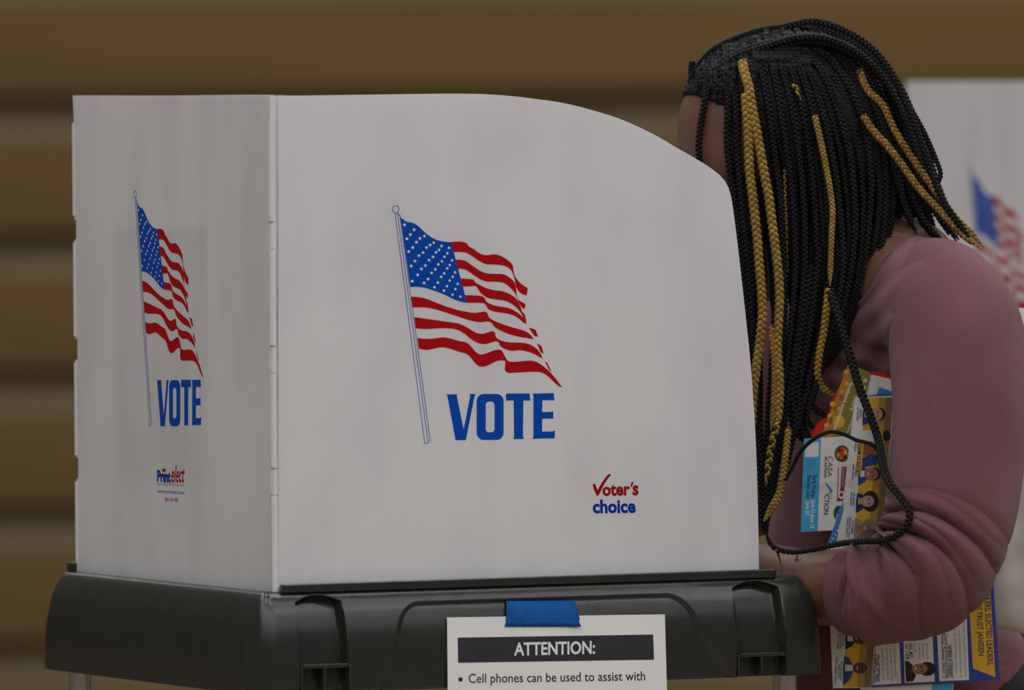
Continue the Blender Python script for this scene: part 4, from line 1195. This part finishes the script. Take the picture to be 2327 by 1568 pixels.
# ================================================================ LEAFLETS HELD UNDER THE ARM
def pmat(name, c): 
    M[name] = mat(name, c, rough=0.45, spec=0.35); return name
pmat('print_sky', (0.05, 0.36, 0.62)); pmat('print_mid_blue', (0.05, 0.20, 0.50)); pmat('print_royal', (0.028, 0.045, 0.26)); pmat('print_navy', (0.014, 0.020, 0.09))
pmat('print_yellow', (0.62, 0.36, 0.02)); pmat('print_ochre', (0.36, 0.22, 0.03)); pmat('print_olive', (0.22, 0.17, 0.025)); pmat('print_brown', (0.20, 0.115, 0.045))
pmat('print_orange', (0.42, 0.17, 0.035)); pmat('print_signal_red', (0.55, 0.008, 0.01)); pmat('print_maroon', (0.23, 0.025, 0.02)); pmat('print_skin_light', (0.46, 0.25, 0.18))
pmat('print_skin_mid', (0.30, 0.135, 0.075)); pmat('print_skin_dark', (0.07, 0.032, 0.02)); pmat('print_hair', (0.014, 0.011, 0.01)); pmat('print_grey_hair', (0.19, 0.165, 0.14))
pmat('print_suit_blue', (0.012, 0.05, 0.17)); pmat('print_green', (0.018, 0.07, 0.045)); pmat('print_lime', (0.26, 0.42, 0.06)); pmat('print_text_grey', (0.22, 0.21, 0.21)); pmat('print_auburn', (0.25, 0.075, 0.025))
pmat('print_offwhite', (0.66, 0.64, 0.62)); pmat('print_pattern_grey', (0.26, 0.235, 0.20))
pmat('card_white', (0.68, 0.665, 0.645))

class Leaf:
    def __init__(s, name, label, outline, depth, sheet_mat, group='campaign leaflets held under the arm', slope=0.0):
        s.pl = Plane(P3(1950, 1200, depth), (slope, -1, -0.045))
        px = np.array(outline, float)
        a = s.pl.at(px[:, 0], px[:, 1]); b = a - s.pl.n * 0.0003; n = len(px)
        c = a[np.argmin(a[:, 2])]
        s.o, s.inv = thing(name, label, 'leaflet', tuple(c), group=group)
        f = [tuple(range(n)), tuple(range(2 * n - 1, n - 1, -1))] + [(i, n + i, n + (i + 1) % n, (i + 1) % n) for i in range(n)]
        s.sheet = link('sheet', mesh_from(to_local(s.inv, np.vstack([a, b])), f), s.o, [sheet_mat])
        s.p = Print(s.pl, 0.00012, 0.00008)
    def down(s, body, x, y0, y1, h, m, layer=1, bold=0.0, lean=-0.05, shear=0.0):
        """lettering that reads downwards (sheet turned a quarter clockwise)"""
        dx = lean * (y1 - y0)
        s.p.text(body, (x, y0), (x + dx, y1), (x + h, y0 - lean * h), m, layer, bold, shear)
    def flush(s, name):
        if s.p.v: s.p.build(name, s.sheet, s.inv)
        s.p = Print(s.pl, 0.00012, 0.00008); return s.p
    def done(s):
        if s.p.v: s.p.build('print', s.sheet, s.inv)

# red die-cut card
L = Leaf('leaflet', 'red round-edged card peeping out behind the yellow leaflet', [(1840, 1010), (1845, 980), (1858, 961), (1876, 950), (1887, 948), (1884, 932), (1893, 903), (1912, 872), (1950, 850), (1985, 845), (2008, 846), (2028, 862), (2062, 900), (2062, 1020)], 716, 'print_signal_red')
L.done()
# white leaflet with a blue box
L = Leaf('leaflet', 'white leaflet with a blue corner box tucked against the upper arm', [(1962, 847), (2080, 874), (2064, 1030), (1946, 1010)], 713, 'card_white')
L.p.poly([(1998, 880), (2060, 899), (2058, 912), (1988, 908)], 'print_mid_blue')
L.done()
# yellow / olive leaflet
L = Leaf('leaflet', 'yellow and olive leaflet with white web addresses, uppermost point of the bunch', [(1928, 826), (1979, 847), (1925, 1085), (1838, 1065)], 710, 'print_olive')
L.p.poly([(1928, 827), (1940, 831), (1893, 1010), (1848, 1040), (1858, 1012)], 'print_orange')
for x, y, r in ((1923, 845, 5), (1924, 871, 4.5), (1905, 929, 4.5), (1892, 918, 6), (1895, 935, 5), (1878, 966, 5), (1906, 958, 14), (1913, 890, 4), (1886, 945, 6)):
    L.p.ellipse(x, y, r, r * 1.05, 'print_yellow', 1)
for x, y, r in ((1912, 905, 5), (1898, 930, 5), (1888, 955, 5), (1916, 850, 3)):
    L.p.ellipse(x, y, r, r * 1.6, 'print_brown', 1, rot=0.3)
def slant(body, a, b, h, m='card_white', bold=0.02):
    a = np.array(a, float); b = np.array(b, float); t = (b - a) / np.linalg.norm(b - a)
    L.p.text(body, a, b, a + np.array([-t[1], t[0]]) * -h, m, 2, bold)
slant('facebook.com/choose', (1932, 868), (1892, 980), 8); slant('g.org', (1944, 896), (1930, 932), 7); slant('il.com', (1938, 944), (1924, 982), 6)
slant('e', (1964, 860), (1962, 868), 8); slant('n', (1960, 876), (1957, 886), 8)
L.done()
# sheet at the very bottom of the bunch
L = Leaf('leaflet', 'white and pale blue sheet whose lower edge shows beneath the bunch', [(1960, 1480), (2172, 1470), (2160, 1660), (1950, 1660)], 713, 'card_white')
L.p.poly([(2124, 1480), (2170, 1478), (2160, 1640), (2112, 1640)], 'print_sky'); L.done()

# large blue endorsement mailer
L = Leaf('leaflet', 'large royal blue mailer with yellow banner sticking out below the elbow', [(1945, 900), (2228, 884), (2272, 1546), (1978, 1562)], 707, 'print_royal')
p = L.p
for quad, m_, nm in (([(1978, 1300), (2036, 1300), (2048, 1553), (1983, 1557)], 'card_white', 'quote_box'), ([(2049, 1300), (2112, 1300), (2124, 1549), (2056, 1552)], 'card_white', 'quote_box'),
                     ([(2122, 1300), (2193, 1300), (2202, 1545), (2135, 1548)], 'card_white', 'quote_box'), ([(2196, 1270), (2246, 1268), (2262, 1539), (2211, 1519)], 'print_yellow', 'banner'),
                     ([(1985, 1174), (2040, 1174), (2036, 1300), (1985, 1300)], 'card_white', 'quote_box'), ([(2012, 918), (2060, 912), (2060, 975), (2018, 962)], 'card_white', 'name_box')):
    pq = Print(L.pl, 0.00012, 0.00008); pq.poly(quad, m_); pq.build(nm, L.sheet, L.inv)
p.poly([(1990, 1120), (2030, 1120), (2030, 1172), (1988, 1172)], 'print_suit_blue', 1)
L.down('DELEGATE', 2019, 922, 958, 5, 'print_navy', 1, 0.01)
L.down('Former C', 1994, 1184, 1226, 7, 'print_text_grey', 1, 0.0, -0.06)
p = L.flush('print')
up = 0.045
L.down('STEUART PITTMAN', 1988, 1487, 1549, 10, 'print_navy', 1, 0.03, up); L.down('Anne Arundel County Executive', 1979, 1420, 1552, 8, 'print_navy', 1, 0.02, up, 0.2)
for x, y0, y1, tx in ((2006, 1462, 1546, 'He understands that it takes to make'), (2016, 1460, 1546, 'clean government, legal and advocacy'), (2025, 1462, 1548, 'and the kind of leader he is. Few people'), (2034, 1462, 1538, 'community and balance competing')):
    L.down(tx, x - 4, y0, y1, 6, 'print_text_grey', 1, 0.0, up)
p = L.flush('lettering')
L.down('HILL, M.D.', 2066, 1462, 1497, 8, 'print_navy', 1, 0.03, up); L.down('ict 12A', 2057, 1462, 1499, 8, 'print_navy', 1, 0.02, up, 0.2)
for x, y0, y1, tx in ((2080, 1462, 1484, 'these bills'), (2090, 1462, 1500, 'and government'), (2099, 1462, 1498, 'for emergency fi'), (2108, 1462, 1498, 'most assured and')):
    L.down(tx, x - 4, y0, y1, 6, 'print_text_grey', 1, 0.0, up)
p = L.flush('lettering')
# small portrait: dark suit, short dark hair, on pale ground
p.poly([(2056, 1502), (2066, 1503), (2074, 1512), (2073, 1525), (2082, 1534), (2076, 1548), (2059, 1550)], 'print_hair', 1)
p.ellipse(2107, 1520, 20, 16, 'print_hair', 1); p.ellipse(2090, 1520, 18, 12.5, 'print_skin_mid', 2, rot=-0.1)
p.poly([(2058, 1519), (2076, 1514), (2078, 1527), (2064, 1530)], 'print_skin_mid', 1)
p.poly([(2079, 1516), (2082, 1514), (2082, 1523), (2079, 1522)], 'card_white', 3); p.ellipse(2094, 1515, 1.8, 2.2, 'print_hair', 3); p.ellipse(2095, 1525, 1.8, 2.2, 'print_hair', 3)
p = L.flush('portrait')
L.down('VANESSA ATTERBEARY', 2154, 1464, 1541, 9, 'print_navy', 1, 0.03, up); L.down('County Executive Candidate', 2146, 1440, 1541, 8, 'print_navy', 1, 0.02, up, 0.2); L.down('Former Delegate, District 13', 2138, 1440, 1541, 8, 'print_navy', 1, 0.02, up, 0.2)
for x, y0, y1, tx in ((2170, 1430, 1530, 'schools, and others needed to help move'), (2180, 1425, 1540, 'us to lead on day one. Janssen Evelyn knows the'), (2190, 1412, 1538, 'for families. I need partners on the County Council')):
    L.down(tx, x - 3, y0, y1, 6, 'print_text_grey', 1, 0.0, up)
p = L.flush('lettering')
L.down('COMMUNITY WORKERS, ELECTED LEADERS,', 2232, 1235, 1513, 13, 'print_navy', 1, 0.02, 0.045); L.down('VOTERS TRUST JANSSEN', 2217, 1335, 1490, 13, 'print_navy', 1, 0.02, 0.045)
L.flush('lettering')

# pale blue and white voting-date card
L = Leaf('leaflet', 'sky blue and white voting-date card with round emblem, nearest the braids', [(1827, 997), (1962, 989), (1946, 1202), (1820, 1209)], 703.5, 'card_white')
p = L.p
p.poly([(1827.2, 997.2), (1866, 995), (1858, 1207), (1820.2, 1208.6)], 'print_sky')
p.poly([(1831, 1006), (1861, 1005), (1860, 1038), (1829, 1039)], 'card_white', 1)
for i, tx in enumerate(('Scan for', 'voting', 'information')): L.down(tx, 1849 - 7 * i, 1042, 1042 + (16, 14, 26)[i], 5, 'print_mid_blue', 1)
L.down('Early Voting:', 1847, 1080, 1131, 9, 'print_navy', 1, 0.025); L.down('June 11\u2013June 18', 1844.5, 1135, 1200, 9, 'card_white', 1, 0.025)
L.down('Election Day:', 1835, 1080, 1134, 8.5, 'print_navy', 1, 0.025); L.down('June 23', 1832.5, 1138, 1170, 8.5, 'card_white', 1, 0.025)
L.down('CASA', 1882, 1036, 1084, 11, 'print_maroon', 1, 0.0); L.down('IN ACTION', 1874.5, 1038, 1085, 5.5, 'print_navy', 1, 0.03)
p.poly([(1874.5, 1097), (1879, 1098), (1893, 1115), (1888, 1120)], 'print_mid_blue', 1); p.poly([(1888, 1117), (1892, 1117), (1882, 1126), (1877, 1122)], 'print_lime', 1)
L.down('CTION', 1874, 1124, 1169, 11, 'print_navy', 1, 0.02); L.down('I AM', 1886, 1120, 1134, 4.5, 'print_lime', 1)
p.ellipse(1913.5, 1031, 17, 19, 'print_hair', 1, 32); p.ring(1913.5, 1031, 15.2, 17.2, 0.7, 'print_ochre', 2); p.ellipse(1913.5, 1031, 12.5, 14, 'print_yellow', 2, 28)
p.poly([(1905, 1020), (1912, 1018), (1911, 1029), (1902, 1030)], 'print_hair', 3); p.poly([(1915, 1034), (1925, 1033), (1922, 1042), (1914, 1044)], 'print_hair', 3)
L.down('PWD', 1908, 1018, 1045, 11, 'print_signal_red', 4, 0.06)
p.poly([(1912.5, 1061), (1925.5, 1060), (1921, 1108), (1910, 1108)], 'print_maroon', 1); p.poly([(1904, 1062), (1906, 1062), (1904, 1139), (1902, 1139)], 'print_maroon', 1); p.poly([(1910, 1108), (1920, 1108), (1917, 1138), (1903, 1139)], 'print_maroon', 1)
L.down('Environment Voters', 1915, 1064, 1105, 5, 'card_white', 2); p.ellipse(1912, 1125, 7, 9, 'card_white', 2); p.ellipse(1912, 1124, 4, 5, 'print_maroon', 3)
p.ellipse(1906, 1166, 12, 17, 'print_green', 1); p.poly([(1900, 1178), (1903, 1166), (1906, 1168), (1908, 1156), (1909.5, 1157), (1907, 1171), (1904, 1169), (1901, 1179)], 'card_white', 2)
L.done()

# slate flyer with a column of portraits
L = Leaf('leaflet', 'white slate flyer with a column of small portraits on yellow running down under the forearm', [(1943, 902), (2034, 899), (1980, 1563), (1893, 1564), (1878, 1244), (1916, 1138), (1931, 1000)], 700, 'card_white')
p = L.p
p.poly([(1916, 1138), (1917, 1160), (1906, 1200), (1900, 1244), (1878.3, 1243.5)], 'print_mid_blue')
for k in range(6): p.poly([(1909 - 5 * k + 2, 1196 + 9 * k), (1905 - 4.6 * k, 1193 + 9.5 * k), (1908 - 5 * k, 1200 + 9 * k)], 'card_white', 1)
def colx(y, w): return 1964 - 0.077 * (y - 902) + w
def strip(y0, y1, w0, w1, m, layer=0): p.poly([(colx(y0, w0), y0), (colx(y0, w1), y0), (colx(y1, w1), y1), (colx(y1, w0), y1)], m, layer)
strip(903, 1562, 2, 34, 'print_yellow'); strip(903, 1562, 34, 50, 'print_ochre'); strip(903, 1562, 50, 66, 'print_brown')
def person_print(y, skin, hair, cloth, hx, hr=(15, 14), hairr=(17, 20), hoff=8, shirt='card_white', cw=34):
    x0 = colx(y, 2); cx = x0 + hx
    p.poly([(x0, y - cw * .55), (x0 + 10, y - cw * .5), (x0 + 19, y - 9), (x0 + 21, y + 8), (x0 + 12, y + cw * .55), (x0 - 3, y + cw * .8), (x0 - 3, y)], cloth, 1)
    p.poly([(x0 + 2, y - 8), (cx - 6, y - 6), (cx - 6, y + 6), (x0 + 2, y + 7)], shirt, 2)
    p.ellipse(cx + hoff, y, hairr[0], hairr[1], hair, 2); p.ellipse(cx, y, hr[0], hr[1], skin, 3)
    p.ellipse(cx + 3, y - 5, 1.6, 2.2, 'print_hair', 4); p.ellipse(cx + 3, y + 5, 1.6, 2.2, 'print_hair', 4)
    p.poly([(cx - 7, y - 4), (cx - 5.5, y - 5), (cx - 5.5, y + 5), (cx - 7, y + 4)], 'card_white', 4)
person_print(941, 'print_skin_light', 'print_hair', 'print_suit_blue', 28, (15, 15), (14, 15), 7)
strip(978, 1003, 2, 40, 'card_white', 1); p.ellipse(colx(990, 58), 990, 9, 13, 'print_hair', 1)
p.poly([(1961, 1008), (1978, 1003), (1997, 1014), (1997, 1024), (1974, 1036), (1960, 1034)], 'print_auburn', 2); p.poly([(1958, 1040), (1985, 1030), (2000, 1036), (1992, 1056), (1962, 1062), (1956, 1055)], 'print_suit_blue', 2)
person_print(1077, 'print_skin_mid', 'print_hair', 'print_royal', 27, (16, 14), (14, 15), 8)
person_print(1139, 'print_skin_light', 'print_hair', 'print_navy', 24, (15, 13), (19, 24), 6, 'print_skin_light')
person_print(1201, 'print_skin_mid', 'print_grey_hair', 'print_pattern_grey', 28, (15, 13), (20, 22), 5, 'print_skin_mid', 44)
person_print(1450, 'print_skin_dark', 'print_hair', 'print_hair', 28, (14, 13), (13, 14), 6)
person_print(1518, 'print_skin_dark', 'print_grey_hair', 'print_suit_blue', 36, (17, 13), (13, 13), 8, 'card_white', 50)
p.poly([(1950, 1004), (1963, 1006), (1957, 1077), (1944, 1076)], 'print_yellow', 5); L.down('TEAM 13 SLATE', 1950.5, 1007, 1074, 8.5, 'print_navy', 6, 0.02, -0.08)
for y0, y1, rows_ in ((925, 956, ('SENATOR', 'GUY GUZZONE')), (998, 1026, ('DELEGATE', 'PAM GUZZONE')), (1054, 1092, ('DELEGATE', 'GABRIEL MORENO')), (1118, 1150, ('AMY BRENNER', 'FOR DELEGATE')),
                     (1174, 1222, ('JULIE HUMMER', 'ANNE ARUNDEL COUNTY', 'COUNCIL DISTRICT 4')), (1424, 1475, ('OPEL JONES', 'HOWARD COUNTY', 'COUNCIL CHAIR')), (1494, 1556, ('DR. C. VERNON GRAY', 'FORMER COUNTY', 'COUNCIL MEMBER, DISTRICT 2'))):
    n_ = len(rows_)
    for i, tx in enumerate(rows_):
        sp = (y1 - y0) * len(tx) / max(len(r) for r in rows_); ym = (y0 + y1) / 2
        L.down(tx, colx(ym, -9 - 5.6 * i) + (2 if n_ < 3 else 4), ym - sp / 2, ym + sp / 2, 4.0, 'print_navy', 1, 0.02, -0.077)
L.done()

# ================================================================ WHITE BAG BEHIND THE ELBOW
nb = 36
uu_, vv2 = np.meshgrid(np.linspace(-1, 1, nb), np.linspace(-1, 1, nb))
tl2, tr2, br2, bl2 = np.array((2225, 940)), np.array((2420, 950)), np.array((2425, 1459)), np.array((2215, 1418))
a_u, a_v = (uu_ + 1) / 2, (vv2 + 1) / 2
bx = (tl2[0] * (1 - a_u) + tr2[0] * a_u) * (1 - a_v) + (bl2[0] * (1 - a_u) + br2[0] * a_u) * a_v
by = (tl2[1] * (1 - a_u) + tr2[1] * a_u) * (1 - a_v) + (bl2[1] * (1 - a_u) + br2[1] * a_u) * a_v
blg = 34 * (1 - uu_ ** 4) * (1 - vv2 ** 6) + 5 * np.sin(bx / 21 + by / 33) * np.sin(by / 27 - bx / 40) * (1 - uu_ ** 4) * (1 - vv2 ** 4)
fr_ = pd(bx, by, 800 - blg); bk_ = pd(bx, by, 806 + blg * 0.8)
gi2 = np.arange(nb * nb).reshape(nb, nb); qf = np.stack([gi2[:-1, :-1], gi2[:-1, 1:], gi2[1:, 1:], gi2[1:, :-1]], -1).reshape(-1, 4)
rim = list(gi2[0]) + list(gi2[1:, -1]) + list(gi2[-1, -2::-1]) + list(gi2[-2:0:-1, 0]); n0 = nb * nb
qs = np.array([(rim[i], rim[(i + 1) % len(rim)], rim[(i + 1) % len(rim)] + n0, rim[i] + n0) for i in range(len(rim))])
vb = np.vstack([fr_.reshape(-1, 3), bk_.reshape(-1, 3)])
bo, boinv = thing('shoulder_bag', 'plain white soft bag hanging behind the mauve elbow', 'bag', tuple(pd(2320.0, 1440.0, 803)))
link('pouch', mesh_from(to_local(boinv, vb), np.vstack([qf[:, ::-1], qf + n0, qs]), smooth=True), bo, ['bag'])
for dx in (2270, 2370):
    st = catmull(np.array([pd(dx, 960, 803), pd(dx - 20, 840, 760), pd(dx - 70, 700, 740)]), 20)
    tv3 = np.vstack([st + [0.012, 0, 0], st - [0.012, 0, 0], st + [0.012, 0.002, 0], st - [0.012, 0.002, 0]]) ; k = np.arange(19)
    fs3 = np.vstack([np.stack([k, k + 1, k + 21, k + 20], 1), np.stack([k + 60, k + 61, k + 41, k + 40], 1), np.stack([k + 40, k + 41, k + 1, k], 1), np.stack([k + 20, k + 21, k + 61, k + 60], 1)])
    link('strap', mesh_from(to_local(boinv, tv3), fs3), bo, ['bag'])

# ================================================================ SECOND BOOTH, BEHIND THE VOTER
mv = pd(2065.0, 185.0, 4650.0) - pd(165.0, 217.0, 922.0)
zs = (pd(2065.0, 185.0, 4650.0)[2]) / (pd(165.0, 217.0, 922.0)[2])
def copy_tree(o, parent=None):
    c = o.copy(); col.objects.link(c); c.parent = parent
    for ch in [x for x in o.children]: copy_tree(ch, c)
    return c
for src_o, lab in ((scr, 'white voting screen standing out of focus behind the voter at the right edge'), (tab, 'dark voting table under the out-of-focus screen behind the voter')):
    c = copy_tree(src_o)
    c.location = (src_o.location[0] + mv[0], src_o.location[1] + mv[1], src_o.location[2] * zs)
    c.scale = (1, 1, zs)
    c['label'] = lab
